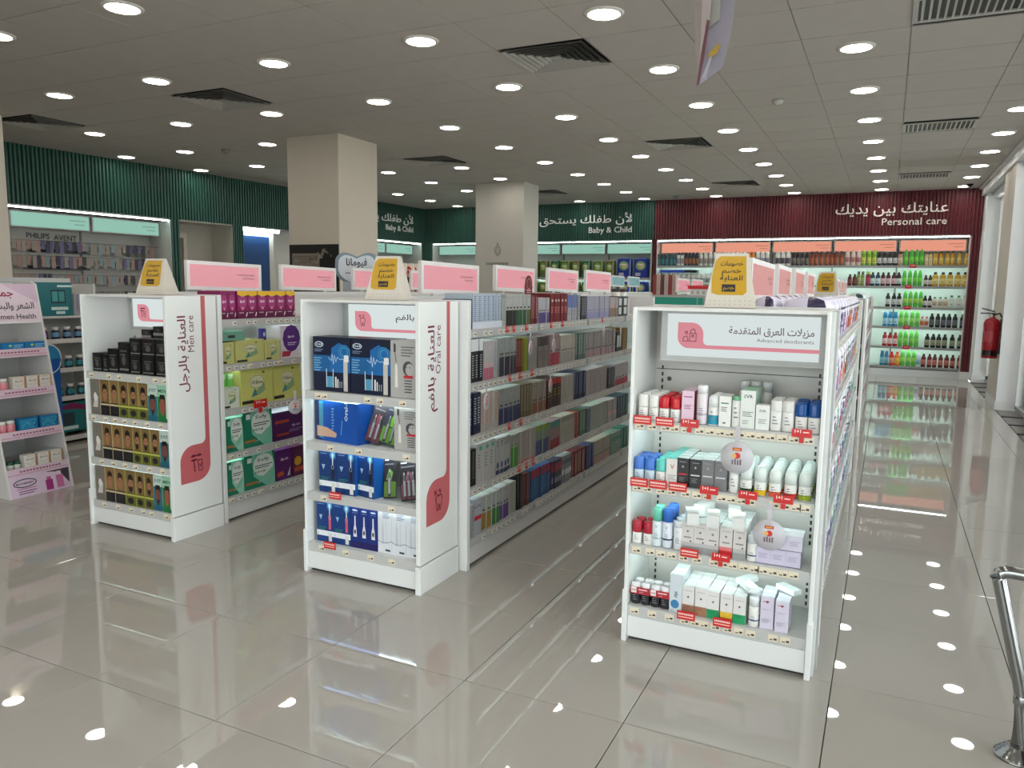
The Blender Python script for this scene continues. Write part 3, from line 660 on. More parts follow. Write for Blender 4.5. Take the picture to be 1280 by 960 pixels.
# back wall cabinets ----------------------------------------------
BZ = [.17, .50, .84, 1.17, 1.52, 1.865]
def wallunit(M, s0, n, bw, facecol, label, shelves, top=ZO, d=.42, bars=True, led=5, ledge=True, side0=True, lbs=1.0, backc=S(214,222,216)):
    """recess with n bays in a wall; local s to the right, t into the room (0 = facade plane), z up"""
    r = empty('wall_shelving'); r.matrix_world = M @ Matrix.Translation((s0,0,0)); L = n*bw
    MB().box((0,-d,0), (L,-d+.02,top-.02), backc).build('back_panel', r)
    c = MB(); c.box((-.02,-d,0), (0,.004,top), S(205,203,198)); c.build('side_panel', r); c = MB(); c.box((L,-d,0), (L+.02,.004,top), S(205,203,198)); c.build('side_panel', r)
    c = MB(); c.box((-.02,-d,top-.02), (L+.02,.004,top), S(215,215,212)); c.build('top_panel', r)
    l = MB(); l.box((0,-.06,top-.035), (L,-.03,top-.02), WHITE); l.box((.01,-.029,top-.036), (L-.01,-.027,top-.022), LEDC, 'led'); l.build('led_strip', r)
    MB().box((0,-d+.02,0), (L,-.02,.12), S(214,218,220)).build('plinth', r)
    for k in range(n):
        h = MB(); h.box((k*bw+.015,-.32,top-.26), ((k+1)*bw-.015,-.22,top-.055), ALU); ho = h.build('header_frame', r)
        p = MB(); p.box((k*bw+.035,-.219,top-.245), ((k+1)*bw-.035,-.215,top-.07), facecol, 'lightbox')
        dk = tuple(v*.55 for v in facecol); F = (V((k*bw,-.215,top-.25)), V((1,0,0)), V((0,0,1)), V((0,1,0)))
        for (zz, ln) in ((.11,.22),(.06,.15)):
            for q in range(int(ln/.02)): 
                xx = (.07+q*.02) if M is MB_ else (bw-.08-ln+q*.02)
                p.rect(F, xx, zz, xx+.015, zz+.016, dk, 1, 'lightbox')
        p.build('lit_sign_face', ho)
        if k > 0:
            q = MB(); q.box((k*bw-.012,-d+.02,.12), (k*bw+.012,-d+.035,top-.1), S(120,124,122)); q.build('upright', r)
        for i, z in enumerate(shelves):
            q = MB(); q.box((k*bw+.004,-d+.02,z-.02), ((k+1)*bw-.004,-.03,z), S(190,196,194)); q.box((k*bw+.004,-.03,z-.035), ((k+1)*bw-.004,-.024,z+.004), S(150,152,150)); so = q.build('shelf', r)
            if i > 0 or not ledge:
                l = MB(); l.box((k*bw+.03,-.045,z-.04), ((k+1)*bw-.03,-.037,z-.02), WHITE); l.add([(k*bw+.03,-.047,z-.039),((k+1)*bw-.03,-.047,z-.039),((k+1)*bw-.03,-.047,z-.021),(k*bw+.03,-.047,z-.021)], [(0,1,2,3)], S(226,253,243), 'led'); l.build('led_strip', so)
    tag(r, label, 'shelves'); return r
# for the back wall t points to -y
MB_ = Matrix(((-1,0,0,0),(0,-1,0,YB),(0,0,1,0),(0,0,0,1)))      # s runs to -x
SALMON = S(248,166,140); MINT = S(158,208,190)
wallunit(MB_, -1.13, 5, 1.032, SALMON, 'white backlit wall shelving of shampoo under salmon headers', BZ)
wallunit(MB_, 4.15, 5, .978, MINT, 'wall shelving of nappy packs under mint headers, back wall', [.17,.5,.85,1.25,1.63])
wallunit(ML, US(15,280)[0]-1.0, 3, (sA-US(15,280)[0]+1.0)/3, MINT, 'wall shelving with hanging packs under mint headers, left wall', [.17,.45], d=.5, backc=S(190,188,180), ledge=False)
sb0 = US(527,306)[0]-2.9
wallunit(ML, sb0, 3, 2.9/3-.007, MINT, 'wall shelving under mint headers beyond the first column', [.17,.5,.85,1.2,1.6], d=.5)
# door niche and blue poster on the left wall
dn = MB(ML); dn.box((sD0,-.5,0), (sD1,-.48,ZO), S(176,170,158), 'plaster'); dn.box((sD0-.02,-.5,0), (sD0,0,ZO), S(190,186,176)); dn.box((sD1,-.5,0), (sD1+.02,0,ZO), S(190,186,176)); dn.box((sD0,-.5,ZO-.02), (sD1,0,ZO), S(190,186,176)); 
d_ = struct(dn.build('trim_3'))
dr = MB(ML); dw = (sD1-sD0)*.40; dr.box((sD0,-.47,0), (sD0+dw,-.44,2.12), S(120,110,98)); dr.box((sD0,-.44,2.12), (sD0+dw+.06,-.42,2.2), S(200,194,182)); dr.box((sD0+dw,-.44,0), (sD0+dw+.06,-.42,2.12), S(200,194,182)); do = struct(dr.build('door_1'))
MB(ML).box((sD0+dw*.42,-.438,.0), (sD0+dw*.46,-.434,2.12), DARK).build('door_gap', do); MB(ML).box((sD0+dw*.6,-.438,1.02), (sD0+dw*.64,-.40,1.2), S(160,160,158), 'metal').build('door_handle', do)
pn = MB(ML); pn.box((sP0,-.2,0), (sP1,-.18,ZO), S(200,196,186)); pn.box((sP0,-.18,ZO-.02), (sP1,0,ZO), S(200,196,186)); pn.box((sP0+.01,-.05,ZO-.07), (sP1-.01,-.03,ZO-.02), LEDC, 'led'); struct(pn.build('trim_4'))
po = MB(ML); N = 24; pz0, pz1 = .2, 2.22; pw = (sP1-sP0)*.82
po.box((sP0+.02,-.17,pz0), (sP0+.02+pw,-.15,pz1), S(20,60,110), 'carton')
F = FL(sP0+.02, pz0, -.15)
for k in range(N):
    t_ = k/(N-1); c = tuple(a+(b-a)*min(1,max(0,(t_-.48)/.38)) for a, b in zip(S(150,165,185), S(8,66,118)))
    po.rect(F, 0, k*(pz1-pz0)/N, pw, (k+1)*(pz1-pz0)/N, c, 1)
tag(po.build('poster'), 'tall glossy blue gradient poster panel beside the first column', 'poster')
# ================================================================ PRODUCTS
REG = []
def reg(o, desc, where, cat, group, row=1): REG.append((o, desc, where, cat, group, row)); return o
_mc = {}
def cached(key, fn):
    if key not in _mc: _mc[key] = fn()
    return _mc[key]
LIL = S(214,208,222); OFF = S(232,232,228)
SKIN = S(158,112,82)
def carton(w_, d, h, col, art=(), fc=None, mt='carton'):
    def mk():
        b = MB(); b.box((-w_/2,-d/2,0), (w_/2,d/2,h), col, mt, fc)
        F = front(-w_/2,-d/2,0)
        for q, a in enumerate(art):
            k = a[0]
            if k == 'r': b.rect(F, a[1]*w_, a[2]*h, a[3]*w_, a[4]*h, a[5], 1+q*.6)
            elif k == 'e': b.disc(F, a[1]*w_, a[2]*h, a[3]*w_, a[4]*h, a[5], 1+q*.6, 12)
            elif k == 'p': b.art(F, [(x*w_, z*h) for x, z in a[1]], a[2], 1+q*.6)
            elif k == 'o': b.ring(F, a[1]*w_, a[2]*h, a[3]*w_, a[4]*h, a[5]*w_, a[6], 1+q*.6, 14)
            elif k == 's': b.stroke(F, [(x*w_, z*h) for x, z in a[1]], a[2]*w_, a[3], 1+q*.6)
            elif k == 't': b.text(F, a[1], a[2]*w_, a[3]*h, a[4]*h, a[5], 1+q*.6, a[6] if len(a) > 6 else 'c', res=1, width=(a[7]*w_ if len(a) > 7 and a[7] else None), rot=(a[8] if len(a) > 8 else 0), bold=.015)
            elif k == 'l':                                   # lines of fine print
                x0, z0, x1, n, dz, c = a[1:7]
                for i in range(n): b.rect(F, x0*w_, (z0-i*dz)*h, (x0+(x1-x0)*(1, .8, .92, .7)[i % 4])*w_, (z0-i*dz+dz*.42)*h, c, 1+q*.6)
        if w_ > .03:
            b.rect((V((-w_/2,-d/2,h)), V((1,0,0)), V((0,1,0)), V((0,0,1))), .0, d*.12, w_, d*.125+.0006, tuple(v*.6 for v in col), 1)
        return b.mesh('carton')
    return cached(('c', w_, d, h, col, str(art), str(fc), mt), mk)
def rollon(r, h, body, cap, capf=.42, art=None, dome=False, band=None):
    """a stick or roll-on: oval body with its cap as a part"""
    hb = h*(1-capf)
    def mk():
        b = MB(); pr = [(r*.86,0,body),(r*.95,h*.02,body)]
        if band: pr += [(r*.97,hb*.05,band[0]),(r*.98,hb*band[1],body)]
        pr += [(r*.97,hb*.9,body),(r*.93,hb,body)]
        b.lathe(pr, 16, sy=.72)
        F = front(-r,-r*.72,0)
        for k in range(3): b.art((V((-r*.5,-r*.66-.0003,hb*(.35+.17*k))), V((1,0,0)), V((0,0,1)), V((0,-1,0))), [(0,0),(r*(.9-.2*k),0),(r*(.9-.2*k),hb*.05),(0,hb*.05)], S(120,120,130) if not art else art, 1)
        return b.mesh('deodorant')
    def mc():
        c = MB()
        if dome: c.lathe([(r*.96,0,cap),(r*.99,h*capf*.45,cap),(r*.93,h*capf*.72,cap),(r*.74,h*capf*.9,cap),(r*.4,h*capf*.985,cap),(r*.2,h*capf,cap),(.0005,h*capf,cap)], 16, sy=.74)
        else: c.lathe([(r*.98,0,cap),(r*1.0,h*capf*.1,cap),(r*.99,h*capf*.75,cap),(r*.9,h*capf*.96,cap),(r*.7,h*capf,cap),(.0005,h*capf,cap)], 16, sy=.74)
        return c.mesh('cap')
    k = ('ro', r, h, body, cap, capf, str(art), dome, str(band)); return cached(k, lambda: (mk(), mc(), hb))
def spray(r, h, body, cap, capf=.3, vmark=None, band=None):
    hb = h*(1-capf)
    def mk():
        b = MB(); b.lathe([(r*.9,0,ALU),(r,h*.015,body)]+([(r,hb*.3,band),(r,hb*.36,body)] if band else [])+[(r,hb*.94,body),(r*.9,hb,body)], 18)
        F = (V((0,-r-.0006,0)), V((1,0,0)), V((0,0,1)), V((0,-1,0)))
        if vmark: b.text(F, 'V', 0, hb*.74, hb*.16, vmark, 1, 'c', res=1)
        for k in range(4): b.rect(F, -r*.4, hb*(.3+.07*k), r*(.4-.12*(k % 2)), hb*(.32+.07*k), S(110,120,135), 1)
        return b.mesh('spray_can')
    def mc(): return MB().lathe([(r*.96,0,cap),(r*.97,h*capf*.8,cap),(r*.88,h*capf*.97,cap),(r*.6,h*capf,cap),(.0005,h*capf,cap)], 18).mesh('cap')
    return cached(('sp', r, h, body, cap, capf, str(vmark), str(band)), lambda: (mk(), mc(), hb))
def put(kind, me, loc, desc, where, cat, group, row=1, rz=0, tilt=None):
    loc = (loc[0], loc[1], loc[2]+.0008)
    if isinstance(me, tuple):
        o = inst(kind, me[0], loc, rz); inst('cap', me[1], (0,0,me[2]), 0, o)
    else: o = inst(kind, me, loc, rz)
    if tilt: o.rotation_euler = tilt
    return reg(o, desc, where, cat, group, row)
def files(kind, me, xs, dy, n, y0, z, desc, where, cat, group, jit=.0015, yaw=.03):
    """rows of one product standing behind each other"""
    for k in range(n):
        for x in xs:
            put(kind, me, (x+random.uniform(-jit,jit), y0+k*dy, z), desc, where, cat, group, k+1, random.uniform(-yaw,yaw))
# ---- deodorant end unit
W1 = 'top deodorant shelf'; W2 = 'second deodorant shelf'; W3 = 'third deodorant shelf'; W4 = 'bottom deodorant shelf'
DG = 'deodorants on the end unit'; yf = 2.903; Z = SH[3]
def x1(p): return max(X29(p), -.8462)
files('deodorant_stick', rollon(.0202,.100,OFF,S(226,226,222),.5), [x1(801),x1(815.5)], .052, 4, yf+.02, Z, 'white stick with white cap', W1, 'deodorant', DG)
files('deodorant_stick', rollon(.0205,.096,OFF,S(196,24,38),.48), [x1(829.5),x1(845)], .052, 4, yf+.02, Z, 'white stick with bright red cap', W1, 'deodorant', DG)
files('carton', carton(.047,.05,.125,S(226,196,214),(('l',.2,.55,.8,3,.05,S(160,90,120)),('r',.15,.8,.85,.84,S(170,110,140))),{'right':S(150,40,70)}), [x1(862)], .053, 3, yf+.03, Z, 'pink carton with crimson side', W1, 'carton', 'cartons on the deodorant shelves')
files('spray_can', spray(.0205,.150,S(222,212,218),S(232,232,232),.2,None,S(190,170,185)), [x1(880)], .045, 1, yf+.02, Z, 'tall pale pink spray can', W1, 'spray', DG)
files('deodorant_stick', rollon(.021,.115,OFF,S(228,232,232),.38,None,True,(S(30,150,180),.55)), [x1(895)], .05, 3, yf+.02, Z, 'white roll-on with teal band and dome cap', W1, 'deodorant', DG)
files('carton', carton(.043,.043,.115,OFF,(('r',.15,.75,.8,.79,S(60,120,90)),('l',.15,.62,.7,3,.06,S(110,110,110)),('r',.35,.1,.6,.14,DARK))), [x1(910)], .046, 2, yf+.025, Z, 'white carton with green line', W1, 'carton', 'cartons on the deodorant shelves')
files('deodorant_stick', rollon(.018,.118,OFF,S(110,170,130),.14,None,False), [x1(924)], .045, 1, yf+.02, Z, 'slim white bottle with green cap', W1, 'bottle', DG)
files('bottle', spray(.02,.155,S(226,228,226),S(210,214,214),.25), [x1(922),x1(937),x1(952)], .05, 1, yf+.215, Z, 'tall white bottle behind the green lettered carton', W1, 'bottle', DG)
files('carton', carton(.052,.05,.142,S(224,228,224),(('t','SVR',.5,.80,.13,S(60,70,66),'c',.62),('l',.14,.42,.86,3,.05,S(120,125,122)),('l',.14,.2,.6,3,.04,S(150,155,152))),{'top':S(150,200,165),'right':S(178,208,188)}), [x1(938.5)], .053, 3, yf+.03, Z, 'tall white carton with green top and capital lettering', W1, 'carton', 'cartons on the deodorant shelves')
files('carton', carton(.048,.045,.092,S(228,230,228),(('t','SVR',.5,.72,.13,S(90,98,94),'c',.5),('l',.2,.4,.8,3,.07,S(150,155,152)))), [x1(957)], .048, 1, yf+.025, Z, 'short white carton with capital lettering', W1, 'carton', 'cartons on the deodorant shelves')
files('deodorant_stick', rollon(.0215,.112,OFF,S(222,222,218),.36), [x1(972.5),x1(987.3)], .052, 3, yf+.022, Z, 'rounded white roll-on', W1, 'deodorant', DG)
files('deodorant_stick', rollon(.0215,.110,OFF,S(18,78,150),.46), [x1(1002),x1(1017)], .052, 3, yf+.022, Z, 'white roll-on with blue cap', W1, 'deodorant', DG)
Z = SH[2]
files('deodorant_stick', rollon(.021,.098,S(196,214,226),S(70,120,205),.5), [x1(797),x1(812.5)], .05, 3, yf+.02, Z, 'roll-on with mid blue cap', W2, 'deodorant', DG)
files('deodorant_stick', rollon(.021,.098,OFF,S(96,200,190),.5), [x1(828)], .05, 4, yf+.02, Z, 'roll-on with turquoise cap', W2, 'deodorant', DG)
files('carton', carton(.046,.048,.105,S(222,220,214),(('t','V',.5,.62,.24,S(190,90,95),'c'),('l',.15,.36,.85,3,.07,S(150,150,155))),{'top':S(90,205,195)}), [x1(844)], .051, 5, yf+.03, Z, 'ivory carton with red letter and turquoise top', W2, 'carton', 'cartons on the deodorant shelves')
BK = (('l',.2,.86,.8,1,.05,S(150,150,150)),('p',[(.5,.66),(.62,.7),(.5,.76),(.38,.7)],S(160,160,160)),('r',.15,.42,.85,.47,S(190,40,50)),('l',.2,.3,.7,3,.06,S(120,120,122)))
BK2 = (('l',.2,.86,.8,1,.05,S(150,150,150)),('p',[(.5,.66),(.62,.7),(.5,.76),(.38,.7)],S(160,160,160)),('r',.12,.42,.88,.46,S(220,220,220)),('l',.2,.3,.7,3,.06,S(120,120,122)))
TW = {'top':S(205,215,214),'right':S(60,60,62)}
files('carton', carton(.045,.048,.112,S(26,26,28),BK,TW), [x1(859)], .051, 4, yf+.03, Z, 'black carton with red line', W2, 'carton', 'cartons on the deodorant shelves')
files('carton', carton(.045,.048,.112,S(22,22,24),BK2,TW), [x1(875.5)], .051, 3, yf+.03, Z, 'black carton with white line', W2, 'carton', 'cartons on the deodorant shelves')
files('carton', carton(.046,.048,.115,S(118,118,120),BK2,{'top':S(214,220,220)}), [x1(892),x1(908)], .051, 3, yf+.03, Z, 'mid grey carton', W2, 'carton', 'cartons on the deodorant shelves')
files('deodorant_stick', rollon(.018,.095,OFF,OFF,.25), [x1(924.5)], .05, 1, yf+.02, Z, 'plain slim white roll-on', W2, 'deodorant', DG)
for xx, c2, nm in ((940,S(60,78,50),'dark green'),(957.5,S(230,190,40),'yellow'),(976,S(226,96,64),'orange'),(994,S(200,60,48),'red'),(1011.5,S(150,170,40),'olive green')):
    files('deodorant_stick', rollon(.0225,.108,S(228,230,226),S(220,230,226),.5,DARK,True,(c2,.42)), [x1(xx)], .052, 5, yf+.022, Z, 'clear domed roll-on with %s foot' % nm, W2, 'deodorant', DG)
Z = SH[1]
files('deodorant_stick', rollon(.0205,.093,OFF,S(170,26,48),.52), [x1(796),x1(813.5)], .05, 2, yf+.02, Z, 'white stick with crimson cap', W3, 'deodorant', DG)
files('spray_can', spray(.0205,.155,S(222,232,236),S(110,205,180),.33,S(90,110,150),S(180,210,215)), [x1(826)], .046, 2, yf+.02, Z, 'spray can with mint cap', W3, 'spray', DG)
files('spray_can', spray(.0205,.155,S(222,228,238),S(52,112,205),.33,S(90,110,150),S(50,60,80)), [x1(841)], .046, 3, yf+.02, Z, 'spray can with blue cap', W3, 'spray', DG)
files('spray_can', spray(.0200,.112,S(226,230,234),S(222,230,234),.2,S(150,160,180)), [x1(855.5)], .046, 3, yf+.02, Z, 'short white spray can', W3, 'spray', DG)
GY = (('p',[(.5,.64),(.62,.68),(.5,.73),(.38,.68)],S(120,120,122)),('l',.16,.84,.84,1,.05,S(170,170,170)),('r',.2,.46,.8,.50,S(130,130,130)),('r',0,0,1,.2,S(150,152,152)),('r',0,.2,1,.32,S(186,186,186)),('e',.75,.36,.06,.03,DARK))
GYR = GY[:3]+(('r',0,0,1,.22,S(205,40,44)),('r',0,.22,1,.34,S(220,120,118)))
gyc = carton(.0475,.048,.118,S(214,210,206),GY,{'top':S(235,240,240)})
files('carton', gyc, [x1(869),x1(885.5),x1(902)], .051, 5, yf+.03, Z, 'grey and white carton', W3, 'carton', 'cartons on the deodorant shelves', yaw=.02)
files('carton', carton(.0475,.048,.118,S(214,210,206),GYR,{'top':S(235,240,240)}), [x1(919)], .051, 5, yf+.03, Z, 'white carton with red foot', W3, 'carton', 'cartons on the deodorant shelves', yaw=.02)
files('carton', carton(.0475,.048,.122,S(214,210,206),GY,{'top':S(235,240,240)}), [x1(936)], .051, 5, yf+.03, Z, 'taller grey and white carton', W3, 'carton', 'cartons on the deodorant shelves', yaw=.02)
for k, (px_, yy, rz) in enumerate(((869,.05,.3),(884,.185,-.2),(899,.06,.15),(917,.19,.2),(932,.07,.1))):
    put('carton', carton(.045,.045,.10,S(214,216,214),GY[:3]), (X29(px_), yf+yy, Z+.1225+.0225), 'carton lying across the grey and white ones', W3, 'carton', 'cartons on the deodorant shelves', 1, 0, (PI/2, 0, rz))
files('spray_can', spray(.019,.10,OFF,S(214,222,226),.3,None,S(50,70,120)), [x1(952)], .046, 2, yf+.02, Z, 'small white bottle with navy ring', W3, 'bottle', DG)
LV = (('l',.15,.62,.8,3,.12,S(170,160,190)),('r',0,.0,1,.04,S(90,90,130)))
lvc = carton(.052,.05,.060,S(206,200,222),LV,{'top':S(232,234,240)})
for k, p_ in enumerate((967,985,1003)):
    files('carton', lvc, [x1(p_)], .053, 2, yf+.03, Z, 'low lilac carton of the lower layer', W3, 'carton', 'lilac cartons', .0005, .005)
    for kk in range(2): put('carton', carton(.052,.05,.056,S(212,208,224),LV,{'top':S(232,234,240)}), (x1(p_)+.003, yf+.035+kk*.053, Z+.0602), 'low lilac carton of the upper layer', W3, 'carton', 'lilac cartons', kk+1)
Z = SH[0]
for q, xs in enumerate(((799.5,813.2),(827,840.7))):
    files('deodorant_stick', rollon(.0194,.088,S(40,40,44),S(226,226,228),.42), [x1(xs[0]),x1(xs[1])], .05, 2, yf+.02, Z, ('black stick with white cap, left pair','black stick with white cap, right pair')[q], W4, 'deodorant', DG)
    b_ = MB(); F = front(X29(xs[0])-.018, yf+.0035, Z+.048)
    b_.box((X29(xs[0])-.019,yf+.0025,Z+.046), (X29(xs[1])+.019,yf+.0045,Z+.074), S(170,26,44), 'carton'); b_.rect(F,.002,.002,.024,.026,S(235,228,228),3); b_.text(F,'50%',.004,.010,.011,S(150,30,50),5,bold=.02,res=1); b_.rect(F,.032,.015,.068,.019,S(240,220,220),3); b_.text(F,'1+1',.038,.003,.010,S(250,235,235),5,res=1)
    reg(b_.build('promo_band'), ('red promotion band on the left pair of black sticks','red promotion band on the right pair of black sticks')[q], W4, 'band', 'promotion bands')
UR = (('t','urispan',.62,.38,.16,S(50,60,70),'l',.50,PI/2),('e',.45,.2,.34,.12,S(60,130,180)),('l',.1,.03,.4,1,.02,S(90,90,90)))
files('carton', carton(.050,.042,.150,S(206,216,222),UR,{'top':S(226,234,238)}), [x1(856.5)], .046, 3, yf+.03, Z, 'tall pale carton with blue disc', W4, 'carton', 'cartons on the deodorant shelves')
def wcol(c, c2=None): return (('p',[(.5,.58),(.6,.62),(.5,.67),(.4,.62)],S(60,70,90)),('l',.14,.84,.84,1,.05,S(180,176,176)),('r',0,0,1,.34,c))+((('r',0,0,1,.12,c2),) if c2 else (('l',.1,.26,.7,2,.05,tuple(v*.6 for v in c)),))
for p_, c, c2, nm in ((873.5,S(150,110,88),None,'brown foot, left one'),(890,S(160,112,86),None,'brown foot, right one'),(906.5,S(20,150,92),None,'green foot, left one'),(923.5,S(226,190,60),S(200,70,50),'yellow and red foot'),(941,S(20,150,92),None,'green foot, right one')):
    files('carton', carton(.0465,.045,.112 if p_ < 900 else .108,S(222,220,218),wcol(c, c2),{'top':S(238,242,242)}), [x1(p_)], .048, 4, yf+.03, Z, 'white carton with '+nm, W4, 'carton', 'cartons on the deodorant shelves', yaw=.03)
files('spray_can', spray(.0195,.115,OFF,S(226,232,236),.3,None,S(60,80,140)), [x1(958.5)], .046, 3, yf+.02, Z, 'white bottle with navy ring', W4, 'bottle', DG)
LT = (('l',.15,.84,.6,1,.04,S(150,60,80)),('p',[(.35,.88),(.5,.8),(.65,.88)],S(150,40,60)),('l',.12,.62,.8,2,.03,S(180,174,196)),('l',.12,.3,.8,4,.035,S(170,165,185)))
files('carton', carton(.048,.04,.125,S(212,206,224),LT,{'top':S(226,228,236)}), [x1(975)], .043, 3, yf+.03, Z, 'tall lilac carton, left one', W4, 'carton', 'lilac cartons')
files('carton', carton(.048,.04,.120,S(214,208,226),LT,{'top':S(226,228,236)}), [x1(994)], .043, 3, yf+.024, Z, 'tall lilac carton, right one', W4, 'carton', 'lilac cartons')
for k, (px_, yy, rz) in enumerate(((940,.1,.6),(950,.17,-.5),(985,.13,.9))):
    put('carton', carton(.04,.02,.09,S(224,230,230),GY[:2]), (X29(px_), yf+yy, Z+.1265+.01), 'loose white carton thrown on the back rows', W4, 'carton', 'cartons on the deodorant shelves', 1, 0, (PI/2, 0, rz))
# round hanging wobblers
def wobbler(px, py, Y, r, lab, X=None, rz=0, ztop=None):
    c = U(px, py, X=X) if X is not None else U(px, py, Y=Y)
    b = MB(); F = (V((0,0,0)), V((1,0,0)), V((0,0,1)), V((0,-1,0))); b.lathe([(.0005,0,S(214,210,216)),(r,0,S(214,210,216)),(r,.0012,S(214,210,216)),(.0005,.0012,S(214,210,216))], 24, mt='film', cap=False)
    for i in range(len(b.v)): x, y, z = b.v[i]; b.v[i] = (x, -z, y)
    F = (V((0,-.0014,0)), V((1,0,0)), V((0,0,1)), V((0,-1,0)))
    b.rect(F, -r*.28, r*.42, r*.28, r*.62, S(190,40,40), 1); b.rect(F, -r*.2, r*.47, r*.2, r*.56, S(220,160,60), 2); b.disc(F, r*.02, r*.12, r*.2, r*.2, S(200,40,40), 1); b.disc(F, -r*.16, r*.1, r*.13, r*.13, S(230,170,80), 1.5)
    for k in range(4): b.rect(F, -r*.3+k*r*.16, -r*.45, -r*.2+k*r*.16, -r*.15+r*.06*(k % 2), S(110,90,100), 1)
    o = b.build('wobbler', None, c); o.rotation_euler = (0, 0, rz)
    s = MB(); s.box((-.0085,.0,r*.55), (.0085,.0008,r*.55+.085), S(212,208,214), 'film'); s.build('strip', o)
    tag(o, lab, 'wobbler', 'round wobblers on the shelf edges'); return o
wobbler(921, 572, 2.872, .060, 'round translucent wobbler hanging from the top deodorant shelf')
wobbler(961, 669, 2.872, .058, 'round translucent wobbler hanging from the second deodorant shelf')
wobbler(369, 509, 0, .045, 'round wobbler beside the purple pack on the left line', -3.405, PI/2-.6)
for k, (px_, py_) in enumerate(((663,435),(692,432),(755,415),(776,413),(608,502),(688,482))):
    wobbler(px_, py_, 0, .042, 'oval seen wobbler on the toothpaste shelves, %s' % ('below the dark pack, left one','second on the upper shelf','third on the upper shelf','far one on the upper shelf','nearest, on the third shelf','middle one on the third shelf')[k], -1.765, 1.72)
# ---- toothbrush end unit
V1 = 'top toothbrush shelf'; V2 = 'second toothbrush shelf'; V3 = 'third toothbrush shelf'; V4 = 'bottom toothbrush shelf'
NV = S(12,22,50); BL = S(20,92,160); BG = 'toothbrush packs'
def big(k): return (('r',0,.36,1,.66,S(22,92,150)),('p',[(.45,.36),(1,.36),(1,.8),(.7,.9),(.5,.8)],S(24,100,165)),('o',.84,.74,.145,.12,.022,S(60,150,200)),('o',.84,.74,.095,.08,.02,S(90,170,210)),
    ('s',[(.42,.62),(.5,.57),(.52,.7),(.55,.5),(.58,.68),(.62,.55),(.66,.64),(.72,.6),(.9,.61)],.012,S(190,215,230)),('r',.82,.02,.93,.60,S(196,190,182)),('r',.84,.56,.96,.68,S(225,225,225)),
    ('e',.17,.86,.12,.055,S(200,215,230)),('e',.17,.86,.10,.04,NV),('t','Oral-B',.17,.845,.055,S(225,235,245),'c',.17),('l',.05,.76,.28,2,.03,S(120,140,170)),('l',.03,.6,.24,6,.045,S(120,175,210)),
    ('r',.36,.08,.54,.28,S(80,150,185)),('r',.36,.08,.38,.42,S(210,220,225)),('r',.54,.08,.56,.42,S(210,220,225)),('r',.60,.08,.64,.28,S(220,220,220)),('r',.66,.08,.69,.24,S(220,220,220)),('r',.72,.08,.74,.2,S(150,160,170)),('r',.77,.08,.79,.2,S(150,160,170)))
Z = SH[3]
put('toothbrush_box', carton(.222,.13,.262,NV,big(0)), (-2.378, 2.985, Z), 'large dark blue electric toothbrush box, left one', V1, 'box', BG)
put('toothbrush_box', carton(.226,.13,.262,NV,big(1)), (-2.150, 2.985, Z), 'large dark blue electric toothbrush box, middle one', V1, 'box', BG)
SLV = (('s',[(.14,.95),(.18,.75),(.22,.6)],.03,S(90,90,92)),('r',.12,.8,.2,.94,S(60,60,62)),('p',[(.16,.18),(.28,.18),(.26,.55),(.22,.62),(.17,.55)],S(222,218,210)),('l',.4,.88,.9,4,.05,S(110,110,112)),
    ('e',.66,.52,.2,.13,S(70,70,74)),('e',.72,.50,.16,.11,S(176,174,172)),('e',.60,.54,.02,.012,DARK),('e',.72,.54,.02,.012,DARK),('r',.5,.35,.84,.40,S(190,40,50)),('r',.53,.30,.8,.315,DARK),('r',.53,.25,.8,.265,DARK),('r',.53,.20,.8,.215,DARK),('r',.53,.15,.8,.165,DARK),('r',.53,.10,.8,.115,DARK))
slv = carton(.146,.10,.262,S(172,170,168),SLV,{'right':S(150,148,146),'top':S(205,205,205)})
put('toothbrush_box', slv, (-1.959, 2.962, Z), 'silver water flosser box with red label', V1, 'box', BG)
put('toothbrush_box', carton(.34,.10,.25,S(60,40,70),()), (X2(466), 3.12, Z), 'dark box hidden behind the blue ones', V1, 'box', BG)
Z = SH[2]
WD = (('r',0,0,.16,1,S(8,36,90)),('r',.10,.06,.2,.98,S(60,140,170)),('t','Oral-B',.78,.55,.16,S(215,230,240),'l',.36,PI/2),('l',.4,.8,.46,8,.07,S(120,170,220)),('p',[(.05,.1),(.5,.12),(.52,.22),(.3,.34),(.05,.36)],S(196,160,140)),('s',[(.62,.2),(.65,.55)],.012,S(120,190,230)))
put('toothbrush_box', carton(.285,.11,.200,S(14,78,165),WD,{'top':S(225,240,250),'right':S(16,70,150)}), (X2(413)+.006, 2.985, Z), 'wide blue toothbrush box lying on its side', V2, 'box', BG, 1, -.12)
put('toothbrush_box', carton(.140,.10,.206,S(172,170,168),SLV,{'right':S(150,148,146),'top':S(205,205,205)}), (-1.953, 2.975, Z), 'shorter silver water flosser box', V2, 'box', BG)
